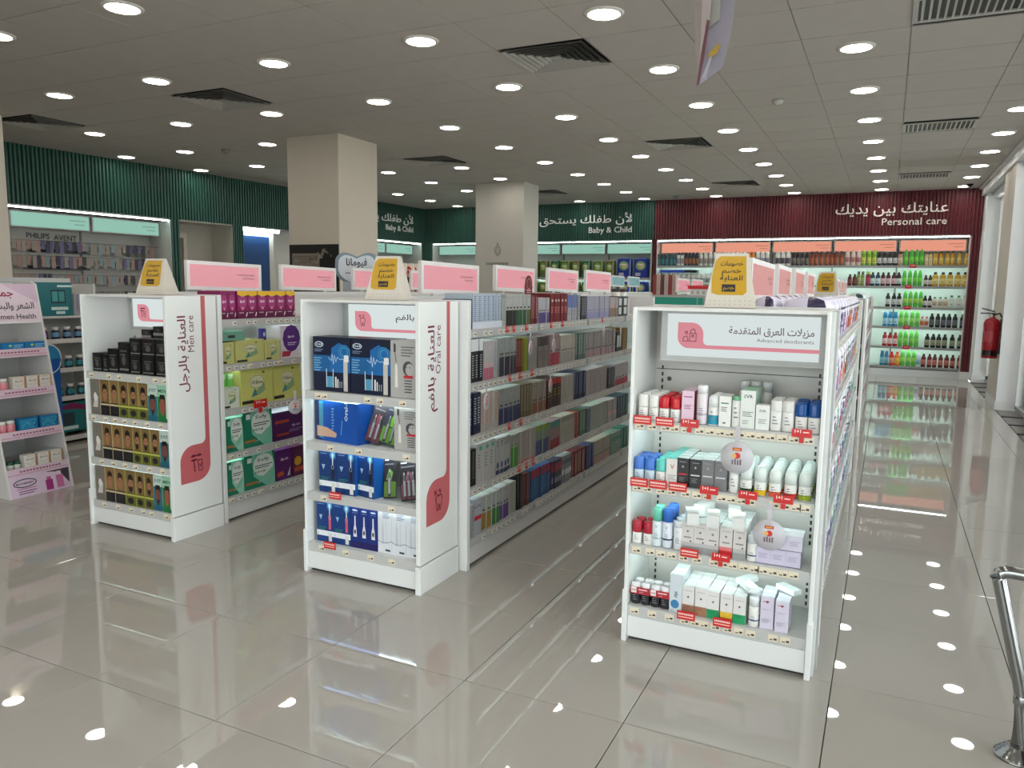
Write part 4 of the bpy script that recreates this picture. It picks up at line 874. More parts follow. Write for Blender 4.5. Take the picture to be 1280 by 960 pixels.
def blister(w_, h, col, c2):
    def mk():
        b = MB(); b.bbox((-w_/2,-.004,0), (w_/2,.0,h), col, 'carton', .001); F = front(-w_/2,-.004,0)
        b.rect(F, w_*.1, h*.9, w_*.42, h*.93, S(210,215,225), 1); b.rect(F, w_*.1,h*.80,w_*.8,h*.83, S(110,110,120), 1)
        b.art(F, [(w_*.2,h*.45),(w_*.45,h*.72),(w_*.75,h*.62),(w_*.6,h*.42)], tuple(v*1.5 for v in c2), 1)
        b.rect(F, w_*.05,h*.04,w_*.95,h*.40,c2,1)
        return b.mesh('toothbrush_pack')
    def mp():
        c = MB(); c.lathe([(.005,0,S(60,60,66)),(.008,.01,S(130,132,136)),(.007,h*.42,S(90,92,98)),(.004,h*.56,S(150,150,155)),(.003,h*.62,S(150,150,155))], 10, mt='plastic'); return c.mesh('toothbrush')
    return cached(('bl', w_, h, col, c2), mk), cached(('blp', h), mp)
def putblister(x, y, z, w_, h, col, c2, desc, where, roll, lean=.22, n=2):
    a, p_ = blister(w_, h, col, c2); o = inst('toothbrush_pack', a, (x, y, z+w_/2*abs(math.sin(roll))+.002)); o.rotation_euler = (-lean, roll, 0)
    for k in range(n): inst('toothbrush', p_, ((-.5+(k+.5)/n)*w_*.7, -.0085, h*.06), 0, o)
    reg(o, desc, where, 'pack', BG)
putblister(X2(453), 2.965, Z+.001, .085, .20, S(52,44,52), S(110,50,60), 'dark blister pack leaning right, reddish', V2, .22)
putblister(X2(473), 2.955, Z+.001, .10, .20, S(42,46,62), S(90,140,40), 'dark blister pack leaning right, green', V2, .22)
Z = SH[1]
def hb_(pink): 
    c = S(214,90,120) if pink else S(20,26,40)
    return (('r',0,.14,1,.26,S(225,232,236)),('e',.78,.84,.17,.10,S(60,130,175)),('e',.78,.84,.09,.055,S(150,200,225)),('s',[(.78,.86),(.78,.62)],.05,S(225,230,235)),('r',.72,.30,.86,.62,c),('r',.71,.03,.90,.22,S(214,216,214)),('o',.78,.58,.06,.045,.02,S(200,205,215)),('p',[(.16,.62),(.36,.62),(.26,.50)],S(150,185,215)),('t','Oral-B',.08,.91,.06,S(200,215,235),'l',.4),('l',.08,.86,.45,1,.03,S(120,150,190)),('l',.1,.33,.6,2,.04,S(50,130,110)),('t','1',.1,.165,.07,S(60,60,90),'l'))
hbk = carton(.108,.09,.225,S(14,52,110),hb_(0),{'top':S(20,40,80),'right':S(20,84,160)})
for k, p_ in enumerate((402,425.7)): put('toothbrush_box', hbk, (X2(p_), 2.971, Z), 'blue box with black toothbrush', V3, 'box', BG)
put('toothbrush_box', hbk, (X2(451), 2.982, Z), 'blue box with black toothbrush, turned a little', V3, 'box', BG, 1, -.18)
putblister(X2(477), 2.955, Z+.001, .075, .20, S(34,32,36), S(90,120,50), 'narrow black blister pack leaning left', V3, -.16, .25, 1)
putblister(X2(502.5), 2.955, Z+.001, .110, .195, S(34,30,36), S(110,60,70), 'wide black blister pack leaning left', V3, -.22, .22, 3)
Z = SH[0]
hbp = carton(.104,.09,.222,S(14,56,120),hb_(1),{'top':S(20,40,80),'right':S(20,84,160)})
for k, p_ in enumerate((397,419.3)): put('toothbrush_box', hbp, (X2(p_), 2.971, Z), 'blue box with pink toothbrush', V4, 'box', BG)
nb_ = carton(.053,.08,.228,S(20,46,120),(('e',.5,.82,.3,.02,S(200,215,240)),('l',.2,.76,.8,1,.02,S(120,150,200)),('p',[(.42,.5),(.58,.5),(.56,.7),(.44,.7)],S(220,222,228)),('p',[(.3,.24),(.7,.24),(.66,.42),(.58,.5),(.42,.5),(.34,.42)],S(222,222,228)),('e',.5,.35,.1,.05,DARK),('r',.0,.0,1,.14,S(30,24,90))))
for k, p_ in enumerate((-2.256,-2.2025,-2.149)): put('toothbrush_box', nb_, (p_, 2.966, Z), 'slim royal blue toothbrush box', V4, 'box', BG)
wt = carton(.0785,.08,.230,S(214,218,224),(('l',.35,.92,.9,6,.035,S(130,140,170)),('p',[(.3,.2),(.42,.2),(.40,.55),(.36,.75),(.31,.55)],S(190,194,202)),('s',[(.6,.7),(.62,.2)],.03,S(190,196,206)),('s',[(0,.26),(.3,.225),(.6,.225),(1,.27)],.03,S(70,80,110)),('r',.55,.05,.9,.09,S(50,50,70))))
for k, p_ in enumerate((474.3,491.5,508.7)): put('toothbrush_box', wt, (X2(p_), 2.966, Z), 'white sonic toothbrush box', V4, 'box', BG)
# ---- men care end unit
M1 = 'top hair dye shelf'; M2 = 'second hair dye shelf'; M3 = 'third hair dye shelf'; M4 = 'bottom hair dye shelf'; MG = 'hair dye boxes on the end unit'
def dye(hair, bg_, foot, foot2, beard=True, skin=SKIN):
    a = [('r',0,.36,1,1,bg_),('p',[(.0,.36),(.22,.36),(.10,1),(0,1)],tuple(min(1,v*1.5) for v in bg_)),('e',.52,.60,.25,.2,skin),('p',[(.26,.64),(.30,.84),(.5,.9),(.74,.84),(.8,.64),(.68,.74),(.4,.74)],hair)]
    if beard: a += [('p',[(.29,.58),(.36,.44),(.52,.37),(.68,.44),(.76,.58),(.64,.53),(.52,.55),(.40,.53)],hair),('r',.46,.505,.6,.515,S(150,80,70))]
    a += [('r',.38,.635,.47,.65,DARK),('r',.57,.635,.66,.65,DARK),('r',0,.0,1,.36,foot),('r',0,.28,1,.33,foot2),('e',.5,.14,.3,.09,DARK),('r',0,.0,.04,1,foot2)]
    return tuple(a)
GB, OL = S(122,98,58), S(98,102,40)
D1 = dye(S(30,24,20), GB, S(24,22,26), S(190,180,150), False); D2 = dye(S(40,28,20), S(134,108,66), S(30,28,36), S(200,180,140), False); D3 = dye(S(38,26,18), S(118,98,60), OL, S(180,184,90)); D4 = dye(S(20,18,18), S(126,102,62), OL, S(180,184,90))
D0 = (('r',0,.2,1,1,S(120,112,104)),('p',[(.2,.2),(.5,.6),(.8,.5),(.7,.2)],S(200,196,190)),('e',.5,.5,.18,.12,S(220,216,208)),('l',.1,.85,.6,3,.06,S(90,110,80)))
D5 = (('r',0,.68,1,1,S(188,206,196)),('t',"JUST",.5,.80,.12,S(30,50,90),'c',.8),('e',.5,.42,.28,.24,S(120,72,60)),('p',[(.22,.45),(.25,.72),(.75,.72),(.8,.45),(.7,.6),(.3,.6)],S(20,18,20)),('r',.0,.0,1,.14,S(24,96,120)),('p',[(.26,.34),(.5,.12),(.74,.34),(.5,.28)],DARK))
D6 = (('r',0,.68,1,1,S(150,200,170)),('t',"MEN",.5,.80,.12,S(30,70,50),'c',.8),('e',.5,.42,.28,.24,S(150,84,72)),('p',[(.22,.5),(.25,.74),(.75,.74),(.8,.5),(.7,.62),(.3,.62)],S(20,18,20)),('r',.0,.0,1,.14,S(30,110,60)),('r',.85,.1,1,.7,S(200,215,200)))
DARTS = [('grey hair dye box',S(110,104,98),D0),('tan dye box with dark foot',S(60,54,52),D1),('pale tan dye box, dark foot',S(70,62,60),D2),('tan dye box with olive foot',OL,D3),('bearded tan dye box, olive foot',OL,D4),('white and teal dye box',S(40,110,120),D5),('white and green dye box',S(40,120,60),D6)]
def dyerow(Z, pxs, kinds, where, h, n=2):
    for p0, p1, k in zip(pxs[:-1], pxs[1:], kinds):
        d, c, a = DARTS[k]; sc_ = .632/(pxs[-1]-pxs[0]); w_ = (p1-p0)*sc_-.003
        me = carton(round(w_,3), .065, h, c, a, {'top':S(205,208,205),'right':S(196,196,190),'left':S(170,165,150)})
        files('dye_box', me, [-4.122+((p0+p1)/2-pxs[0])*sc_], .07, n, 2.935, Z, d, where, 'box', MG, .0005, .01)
dyerow(SH[2], (107,120.5,133.5,146.5,159.5,172.5,185.5,198,211), (0,1,2,3,4,4,5,6), M2, .205)
o_ = 6.5
dyerow(SH[1], [p-o_+3.5 for p in (110,123.5,137,151,165,176.5,188,200.5,213)], (0,1,2,1,4,3,4,5), M3, .205)
dyerow(SH[0], [p-9 for p in (116,129.5,143,157,171,182.5,194,205.5,217)], (0,2,2,3,4,3,5,6), M4, .205)
BKA = (('r',.08,.1,.92,.16,S(120,120,118)),('l',.2,.7,.8,2,.12,S(90,90,90)),('e',.5,.42,.2,.16,S(84,80,78)))
z_ = SH[3]
for k, (p0, p1, h) in enumerate(((111,123,.105),(124,131,.10),(131,144,.135),(144.5,158,.175),(158.5,171.5,.105),(173,188,.105),(189.5,204.5,.105))):
    w_ = round((p1-p0)*.0066-.003,3); put('shaving_box', carton(w_,.09,h,S(20,20,22),BKA), (X3((p0+p1)/2), 2.955, z_), 'black grooming box of the front row', M1, 'box', 'black grooming boxes')
for k, (p0, p1) in enumerate(((158.5,172),(173,189),(189.5,204.5))):
    w_ = round((p1-p0)*.0066-.003,3); put('shaving_box', carton(w_,.09,.095,S(22,22,24),BKA), (X3((p0+p1)/2), 2.958, z_+.1055), 'black grooming box stacked on top', M1, 'box', 'black grooming boxes')
for k, (px_, h) in enumerate(((150,.24),(165,.26),(179,.26),(193,.27))):
    put('shaving_box', carton(.08,.06,h,S(30,30,32),(('r',0,.8,1,.86,S(150,150,148)),('e',.5,.92,.2,.04,S(70,70,70)))), (X3(px_), 3.10, z_), 'tall black grooming box of the back row', M1, 'box', 'black grooming boxes')
# ---- toothpaste line, right side of the middle gondola: px ranges on its shelves
XF = -1.812
SY = [(709,575),(668,560),(610,522),(545,482),(480,438)]
def yat(px, lvl):
    # depth on the shelf face for an image column, solved on the shelf line
    z = GS[lvl]; p = U(px, 500, X=XF); y0 = p.y
    for _ in range(6):
        P_ = PJ((XF, y0, z+.05)); e = P_[0]-px; Q = PJ((XF, y0+.01, z+.05)); y0 -= e/((Q[0]-P_[0])/.01)
    return y0
def tooth(h, col, a):
    return carton
def run(lvl, p0, p1, n, h, desc, where, col, art=(), top=None, d=.16, fc=None, kind='toothpaste_carton', cat='carton', grp='cartons on the toothpaste line', z0=0, lean=0):
    ya, yb = max(yat(p0, lvl), 3.292), yat(p1, lvl); st = (yb-ya)/n; w_ = round(st-.0015, 4)
    if kind == 'toothpaste_carton': col = tuple(v*.62 for v in col)  # base colours darkened to stand in for the dimmer light on the aisle side
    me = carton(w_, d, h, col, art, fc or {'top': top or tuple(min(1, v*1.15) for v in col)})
    for k in range(n):
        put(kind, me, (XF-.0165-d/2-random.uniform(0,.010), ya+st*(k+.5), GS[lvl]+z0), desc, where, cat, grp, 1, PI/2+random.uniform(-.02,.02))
def two(c_top, c_bot, cut, dots=DARK, mid=None):
    a = (('r',0,0,1,cut,c_bot),('l',.2,.92,.75,2,.05,tuple(v*.45 for v in c_top)),('e',.5,cut+.08,.3,.03,dots))
    return a+((('r',0,cut,1,cut+.04,mid),) if mid else ())
def vtext(c, bg_=None): return (('l',.3,.9,.72,13,.058,c),)+((('r',0,.0,1,.08,bg_),) if bg_ else ())
T = ['top toothpaste shelf','second toothpaste shelf','third toothpaste shelf','fourth toothpaste shelf','bottom toothpaste shelf']
GW, LGY, LVW, CRM = S(206,208,204), S(184,186,184), S(196,196,214), S(206,198,184)
DKR, NVY, BLK = S(120,20,34), S(34,40,84), S(26,26,30)
run(4,585,594,1,.148,'purple and navy carton',T[0],S(70,70,120),vtext(S(190,190,210)))
run(4,595,630,6,.17,'pale blue whitening carton in its tray',T[0],S(206,220,232),vtext(S(70,90,150),S(196,206,220)),z0=.006)
tr_ = MB(); ya, yb = max(yat(594,4),3.285), yat(630.5,4); tr_.box((XF-.19,ya,GS[4]+.0005), (XF-.0145,yb,GS[4]+.004), S(206,212,220)); tr_.box((XF-.0155,ya,GS[4]+.004), (XF-.0145,yb,GS[4]+.035), S(206,212,222)); 
reg(tr_.build('display_tray'), 'pale display tray holding the whitening cartons', T[0], 'tray', 'trays')
run(4,631,636,1,.15,'narrow sage white carton',T[0],S(196,206,200),vtext(S(100,120,110)))
run(4,637,650,3,.17,'grey topped carton with black foot',T[0],GW,two(GW,BLK,.5))
run(4,650,662,3,.17,'grey topped carton with green foot',T[0],GW,two(GW,S(30,80,50),.5))
run(4,662,667,1,.17,'grey topped carton with olive foot',T[0],GW,two(GW,S(80,90,50),.5))
run(4,668,676,3,.165,'slim crimson carton',T[0],DKR,vtext(S(220,170,170)))
run(4,677,690,4,.15,'white carton with purple foot',T[0],S(210,208,214),two(S(210,208,214),S(80,60,120),.42))
run(4,692,712,5,.175,'dark red carton',T[0],S(130,20,30),(('l',.25,.5,.8,4,.06,S(220,140,140)),('e',.5,.75,.25,.05,S(200,190,180))))
run(4,713,724,4,.165,'white carton with blue head',T[0],S(205,205,210),(('r',0,.5,1,1,S(90,110,170)),('l',.2,.4,.8,3,.08,S(120,120,130))))
run(4,725,729,2,.165,'plain grey carton',T[0],LGY,vtext(S(90,100,90)))
run(4,730,737,3,.155,'navy and black carton',T[0],S(36,40,60),vtext(S(170,175,190)))
run(4,738,764,9,.155,'lavender white carton',T[0],LVW,two(LVW,S(140,140,180),.3,S(110,110,150)))
run(4,765,775,4,.145,'white carton with brown foot',T[0],S(206,196,196),two(S(206,196,196),S(130,110,90),.45,PINK))
run(4,776,788,2,.15,'black framed carton',T[0],S(24,24,26),(('r',.2,.1,.8,.45,S(205,210,210)),('r',.2,.55,.8,.9,S(205,210,210))))
run(3,585,592,1,.17,'navy pack at the near end',T[1],S(26,32,66),vtext(S(120,130,160)))
run(3,593,608,3,.215,'tall black and white carton',T[1],S(28,28,34),(('r',0,.72,1,1,S(214,220,220)),('l',.3,.6,.7,10,.055,S(200,205,210))))
run(3,609,621,2,.20,'white carton with pink foot',T[1],S(216,212,212),two(S(216,212,212),S(180,100,120),.3,PINK))
run(3,622,627,1,.20,'white carton with grey edge',T[1],S(206,210,210),vtext(S(120,130,140)))
run(3,628,649,6,.205,'grey topped carton with dark foot',T[1],S(176,182,178),two(S(176,182,178),S(50,46,60),.5))
run(3,650,658,3,.19,'slim wine red carton',T[1],S(126,30,38),vtext(S(210,160,150)))
run(3,659,664,2,.19,'yellow green carton',T[1],S(160,170,50),vtext(S(80,100,40)))
run(3,665,676,4,.19,'stone grey carton',T[1],S(170,166,160),vtext(S(110,104,98)))
run(3,677,690,4,.185,'taupe carton with dark head',T[1],S(150,140,134),(('r',0,.7,1,1,S(60,50,50)),('l',.2,.5,.8,4,.08,S(90,80,76))))
run(3,691,703,4,.19,'rose carton with red foot',T[1],S(176,150,150),two(S(176,150,150),S(150,36,56),.4))
run(3,704,722,6,.175,'cream carton with grey foot',T[1],CRM,two(CRM,S(150,146,140),.4))
run(3,723,735,4,.175,'grey green carton',T[1],S(96,120,112),vtext(S(180,200,190)))
run(3,736,772,12,.175,'pinkish grey carton',T[1],S(176,168,166),two(S(176,168,166),S(160,130,134),.25))
run(3,773,781,2,.15,'black carton with white window',T[1],BLK,(('r',.2,.2,.8,.8,S(190,195,195)),))
run(3,782,788,2,.17,'gold and black carton',T[1],S(150,116,40),vtext(DARK))
run(2,589,605,3,.21,'navy and white striped carton',T[2],S(40,46,80),(('l',.25,.85,.75,11,.06,S(215,220,228)),))
run(2,606,626,4,.20,'white carton with orange lettering',T[2],S(214,208,200),vtext(S(190,110,60)))
run(2,629,655,5,.195,'grey topped carton with blue foot',T[2],S(180,184,180),two(S(180,184,180),S(46,50,90),.45))
run(2,656,668,4,.19,'olive brown carton',T[2],S(120,110,80),vtext(S(180,170,140)))
run(2,669,686,5,.185,'brown and white carton',T[2],S(176,166,150),two(S(176,166,150),S(130,80,56),.35))
run(2,687,705,4,.18,'red and black carton',T[2],S(60,30,24),(('r',0,.8,1,1,S(170,40,34)),('l',.2,.6,.8,3,.1,S(150,140,60))))
run(2,706,720,4,.18,'cream white carton',T[2],S(200,194,182),vtext(S(110,110,110)))
run(2,721,735,5,.18,'navy carton',T[2],NVY,vtext(S(150,160,190)))
run(2,736,762,9,.175,'pinkish white carton',T[2],S(190,180,178),vtext(S(150,130,130)))
run(2,763,771,2,.15,'dark taupe carton',T[2],S(70,66,66),vtext(S(140,140,140)))
run(2,772,788,4,.165,'white carton with red foot',T[2],S(205,200,200),two(S(205,200,200),S(160,30,50),.3))
run(1,585,592,1,.19,'mustard yellow carton',T[3],S(170,130,36),vtext(S(120,84,20)))
run(1,593,599,1,.19,'black carton at the near end',T[3],BLK,vtext(S(120,120,120)))
run(1,600,623,3,.205,'large white carton with star',T[3],S(212,210,206),(('l',.2,.7,.6,5,.08,S(120,120,120)),('e',.6,.88,.25,.06,S(60,150,130))))
run(1,624,642,4,.195,'white carton with dark blue mouth print',T[3],S(206,208,206),(('r',0,0,1,.12,S(40,54,90)),('e',.5,.25,.3,.09,S(50,64,110)),('l',.2,.9,.8,3,.06,S(90,90,90))))
run(1,643,651,3,.185,'white topped carton with green foot',T[3],S(180,186,170),two(S(180,186,170),S(60,140,40),.6,S(60,140,40)))
run(1,652,673,7,.185,'pale rose grey carton',T[3],S(196,188,180),vtext(S(150,130,130),S(190,110,100)))
run(1,674,690,4,.18,'green white and navy carton',T[3],S(150,165,150),(('r',0,0,1,.5,S(60,66,110)),('r',0,.8,1,1,S(120,150,60))))
run(1,691,704,4,.175,'red and rose carton',T[3],S(170,140,140),(('r',0,0,1,.35,S(130,30,40)),('r',0,.75,1,1,S(60,130,120))))
run(1,705,721,6,.18,'cream carton with grey head',T[3],S(196,190,174),(('r',0,.8,1,1,S(130,126,116)),('l',.2,.6,.8,4,.1,S(140,136,126))))
run(1,722,727,3,.175,'red and white striped carton',T[3],S(180,50,50),vtext(S(220,200,200)))
run(1,728,736,2,.175,'sage green carton',T[3],S(90,130,100),vtext(S(160,190,160)))
run(1,737,741,1,.17,'blue grey carton',T[3],S(110,120,140),vtext(S(70,80,110)))
run(1,742,762,7,.175,'greenish white carton',T[3],S(190,196,182),vtext(S(140,150,136)))
run(1,763,774,4,.17,'pinkish white carton with dot',T[3],S(196,184,182),(('e',.5,.4,.25,.08,PINK),))
run(1,775,788,4,.17,'petrol blue carton',T[3],S(28,70,84),vtext(S(120,160,170)))
run(0,585,596,2,.17,'leaning grey white mouth care box',T[4],S(196,198,198),vtext(S(90,90,110)))
run(0,597,606,1,.185,'white box with red band and blue print',T[4],S(200,206,214),(('r',0,.4,1,.52,S(190,30,50)),('t','ROTAS',.5,.75,.1,S(50,60,110),'c',.9)))
run(0,607,618,2,.18,'white topped carton with gold foot',T[4],S(208,214,206),two(S(208,214,206),S(150,116,50),.5))
run(0,619,628,2,.18,'white topped carton with leaf green foot',T[4],S(206,212,206),two(S(206,212,206),S(40,120,50),.5))
run(0,629,640,3,.18,'white topped carton with violet foot',T[4],S(204,204,206),two(S(204,204,206),S(90,60,130),.45))
run(0,641,649,3,.18,'plain pale carton',T[4],S(196,196,188),vtext(S(130,130,120)))
run(0,650,656,2,.21,'tall black carton',T[4],BLK,vtext(S(110,110,110)))
run(0,657,666,4,.19,'brown red carton',T[4],S(110,56,56),vtext(S(170,130,120)))
run(0,667,692,9,.19,'blue carton with red head',T[4],S(34,90,146),(('r',0,.72,1,1,S(150,40,60)),('l',.25,.6,.75,6,.09,S(80,140,190))))
run(0,693,705,4,.18,'navy and red carton',T[4],S(50,44,80),(('r',0,.6,1,.9,S(150,36,50)),('r',.2,.2,.8,.4,S(150,150,170))))
run(0,706,718,4,.18,'grey and white patterned carton',T[4],S(160,162,162),(('r',0,.3,1,.5,S(210,210,210)),('r',0,.7,1,.85,S(80,80,100))))
run(0,719,735,7,.175,'deep red carton with cream stripe',T[4],S(130,40,44),(('r',.3,.1,.6,.9,S(190,160,140)),))
run(0,736,745,4,.17,'slate blue carton',T[4],S(60,70,120),vtext(S(130,140,180)))
run(0,746,766,7,.17,'cream carton with rose foot',T[4],S(196,184,168),two(S(196,184,168),S(180,140,130),.3))
run(0,767,779,4,.165,'green and white carton',T[4],S(150,180,160),(('r',0,.6,1,.8,S(30,130,100)),))
run(0,780,788,3,.165,'teal green carton',T[4],S(20,120,104),vtext(S(150,200,190)))
# red tabs along the toothpaste shelves and the small arched sign
tabme = MB().box((0,-.014,-.018), (.003,.014,.018), S(200,60,56), 'carton').box((.003,-.010,0), (.0036,.010,.003), S(240,200,195), 'carton').box((.003,-.010,.007), (.0036,.010,.010), S(240,200,195), 'carton').mesh('promo_tag')
for lvl, pts in ((4,(634,642,658,689,703,753)),(3,(637,650,665)),(2,(636,651,)),(1,(649,658,666))):
    for p_ in pts: inst('promo_tag', tabme, tuple(V((XF+.002, yat(p_,lvl), GS[lvl]-.012))-V(((-2.60-1.812)/2, 3.245, 0))), 0, G2)
sg = MB(); ya = yat(679,4); sg.box((0,-.05,0), (.004,.05,.06), S(100,16,30), 'carton'); F = side(.004,0,0)
sg.disc((V((.002,0,.06)),V((0,1,0)),V((0,0,1)),V((1,0,0))), 0,0,.05,.05, S(100,16,30), 1, 18, a0=0, a1=PI); sg.ring(F,0,.062,.026,.030,.004,S(200,150,150),2,12); sg.rect(F,-.03,.02,.03,.028,S(205,160,160),1); sg.rect(F,-.025,.008,.025,.013,S(205,160,160),1)
tag(sg.build('shelf_sign', None, (XF-.1, ya, GS[4]+.17)), 'small maroon round topped sign above the toothpaste cartons', 'sign')
# ---- women care line, right side of the left gondola
XF = -3.462; Q = ['top sanitary pack shelf','second sanitary pack shelf','third sanitary pack shelf','fourth sanitary pack shelf','bottom sanitary pack shelf']; QG = 'sanitary packs on the left line'
MGT = S(130,26,84)
mg = (('r',0,0,1,.28,S(90,18,60)),('e',.5,.62,.40,.26,S(160,56,116)),('t','ao',.5,.58,.2,S(230,220,230),'c',.5),('p',[(.3,.42),(.7,.42),(.5,.3)],S(215,130,170)),('l',.15,.2,.6,1,.08,S(200,160,180)),('p',[(.78,.1),(.9,.24),(.98,.22),(.86,.06)],S(225,215,220)))
run(4,278,299,2,.165,'magenta pack with white oval',Q[0],MGT,mg,S(150,60,110),.18,None,'sanitary_pack','pack',QG)
run(4,299.5,372,6,.165,'magenta pack with yellow stripe on top',Q[0],MGT,mg+(('p',[(0,1),(1,1),(1,.86),(.5,.80),(0,.88)],S(225,180,40)),),S(150,60,110),.18,None,'sanitary_pack','pack',QG)
def olive(n_): return (('e',.5,.62,.24,.2,S(206,206,170)),('o',.5,.62,.22,.18,.012,S(120,130,80)),('t','Olive',.5,.56,.14,S(70,84,50),'c',.36),('p',[(.35,.3),(.55,.24),(.75,.36),(.72,.62),(.64,.5)],S(130,160,120)),('p',[(.3,.2),(.42,.45),(.5,.25)],S(70,130,130)),('r',.02,.04,.38,.13,S(40,44,40)),('r',.66,.84,.74,.9,S(90,120,40)))
OLV = S(190,190,120)
run(3,279,297,1,.130,'pale olive pack',Q[1],OLV,olive(0),None,.2,None,'sanitary_pack','pack',QG)
run(3,298,334,1,.135,'wide pale olive pack',Q[1],OLV,olive(0),None,.2,None,'sanitary_pack','pack',QG)
run(3,335,353,1,.125,'pale olive pack with dark label',Q[1],OLV,olive(0),None,.2,None,'sanitary_pack','pack',QG)
run(3,354,376,1,.21,'large purple and white pack',Q[1],S(206,198,206),(('e',.62,.6,.5,.42,S(84,36,120)),('t','ao',.6,.62,.14,S(225,215,230),'c',.4),('l',.4,.45,.9,2,.06,S(200,190,210)),('p',[(.05,.05),(.5,.05),(.6,.2),(.1,.22)],S(170,50,70))),None,.2,None,'sanitary_pack','pack',QG)
ya, yb = yat(281,3), yat(311,3); put('sanitary_pack', carton(round(yb-ya,3),.14,.055,S(110,160,140),(('r',.3,.3,.6,.6,DARK),('l',.1,.75,.9,1,.1,S(80,120,110)))), (XF-.10,(ya+yb)/2,GS[3]+.137), 'sea green flat box lying on olive packs', Q[1], 'box', QG, 1, PI/2)
ya = yat(336,3); put('sanitary_pack', carton(.035,.03,.07,S(60,50,130),(('e',.5,.5,.25,.2,S(200,200,220)),)), (XF-.05,ya,GS[3]+.127), 'small violet box on the olive pack', Q[1], 'box', QG, 1, PI/2)
run(2,281,303,1,.125,'small white and green olive pack',Q[2],S(206,214,196),olive(0),None,.2,None,'sanitary_pack','pack',QG)
run(2,304,344,1,.225,'big lime olive pack, left one',Q[2],S(196,198,110),olive(0),None,.2,None,'sanitary_pack','pack',QG)
run(2,345,380,1,.225,'big lime olive pack, right one',Q[2],S(196,198,110),olive(0),None,.2,None,'sanitary_pack','pack',QG)
for k in range(2): 
    ya = yat(288+k*9,2); put('bottle', carton(.035,.035,.075,S(120,196,90),(('r',0,.6,1,1,S(190,215,180)),)), (XF-.07,ya,GS[2]+.127), 'small green box on the white olive pack', Q[2], 'box', QG, 1, PI/2)
sof = (('p',[(0,0),(.7,0),(.3,.35),(.25,1),(0,1)],S(26,120,92)),('p',[(1,1),(.9,1),(1,.5)],S(30,130,100)),('e',.62,.64,.34,.34,S(214,222,214)),('t','Sofy',.62,.76,.13,S(50,60,80),'c',.4),('l',.34,.62,.92,2,.06,S(60,70,90)),('t','٣٠+٨'.replace('٣٠','30').replace('٨','8'),.5,.42,.1,S(60,90,60),'c',.36),('p',[(.4,.12),(.8,.2),(.9,.5),(.6,.3)],S(130,190,160)),('r',.04,.13,.42,.21,S(150,110,60)),('r',.1,.78,.24,.92,S(205,215,210)))
run(1,284,307,1,.205,'narrow green and white pack',Q[3],S(150,205,180),sof,None,.2,None,'sanitary_pack','pack',QG)
run(1,308,344,1,.225,'big green and white pack',Q[3],S(120,190,165),sof,None,.2,None,'sanitary_pack','pack',QG)
prp = (('r',.05,.6,.5,.7,S(170,70,40)),('t','ao',.74,.42,.16,S(200,180,215),'c',.3),('l',.5,.3,.95,2,.06,S(150,120,170)),('r',.1,.15,.5,.24,S(160,60,40)))
run(1,345,382,1,.185,'wide purple pack',Q[3],S(74,24,84),prp,S(225,225,235),.2,None,'sanitary_pack','pack',QG)
run(0,286,308,1,.205,'narrow green and white pack',Q[4],S(150,205,180),sof,None,.2,None,'sanitary_pack','pack',QG)
run(0,309,347,1,.215,'big green and white pack',Q[4],S(120,190,165),sof,None,.2,None,'sanitary_pack','pack',QG)
run(0,348,368,1,.2,'upright purple pack with white oval',Q[4],S(84,28,98),(('t','ao',.55,.64,.18,S(220,205,225),'c',.5),('p',[(.1,.12),(.5,.16),(.45,.3),(.1,.26)],S(190,80,40)),('p',[(.7,.1),(.9,.4),(.85,.1)],S(210,200,220))),None,.2,None,'sanitary_pack','pack',QG)
run(0,369,384,1,.2,'purple pack with yellow drop',Q[4],S(84,28,70),(('e',.4,.5,.3,.16,S(210,160,30)),('r',.1,.15,.9,.3,S(180,80,50))),None,.2,None,'sanitary_pack','pack',QG)
inst('promo_tag', RT2, tuple(V((XF+.006, yat(324,2), GS[2]-.002))-V(((-4.21-3.458)/2,3.245,0))), PI/2, G3).scale = (1.6,1.6,1.6)
for k, (p_, l_) in enumerate(((312,3),(348,3),(376,2),(288,1),(326,0),(288,0))): inst('price_tag', PT, tuple(V((XF+.004, yat(p_,l_), GS[l_]-.02))-V(((-4.21-3.458)/2,3.245,0))), PI/2, G3)
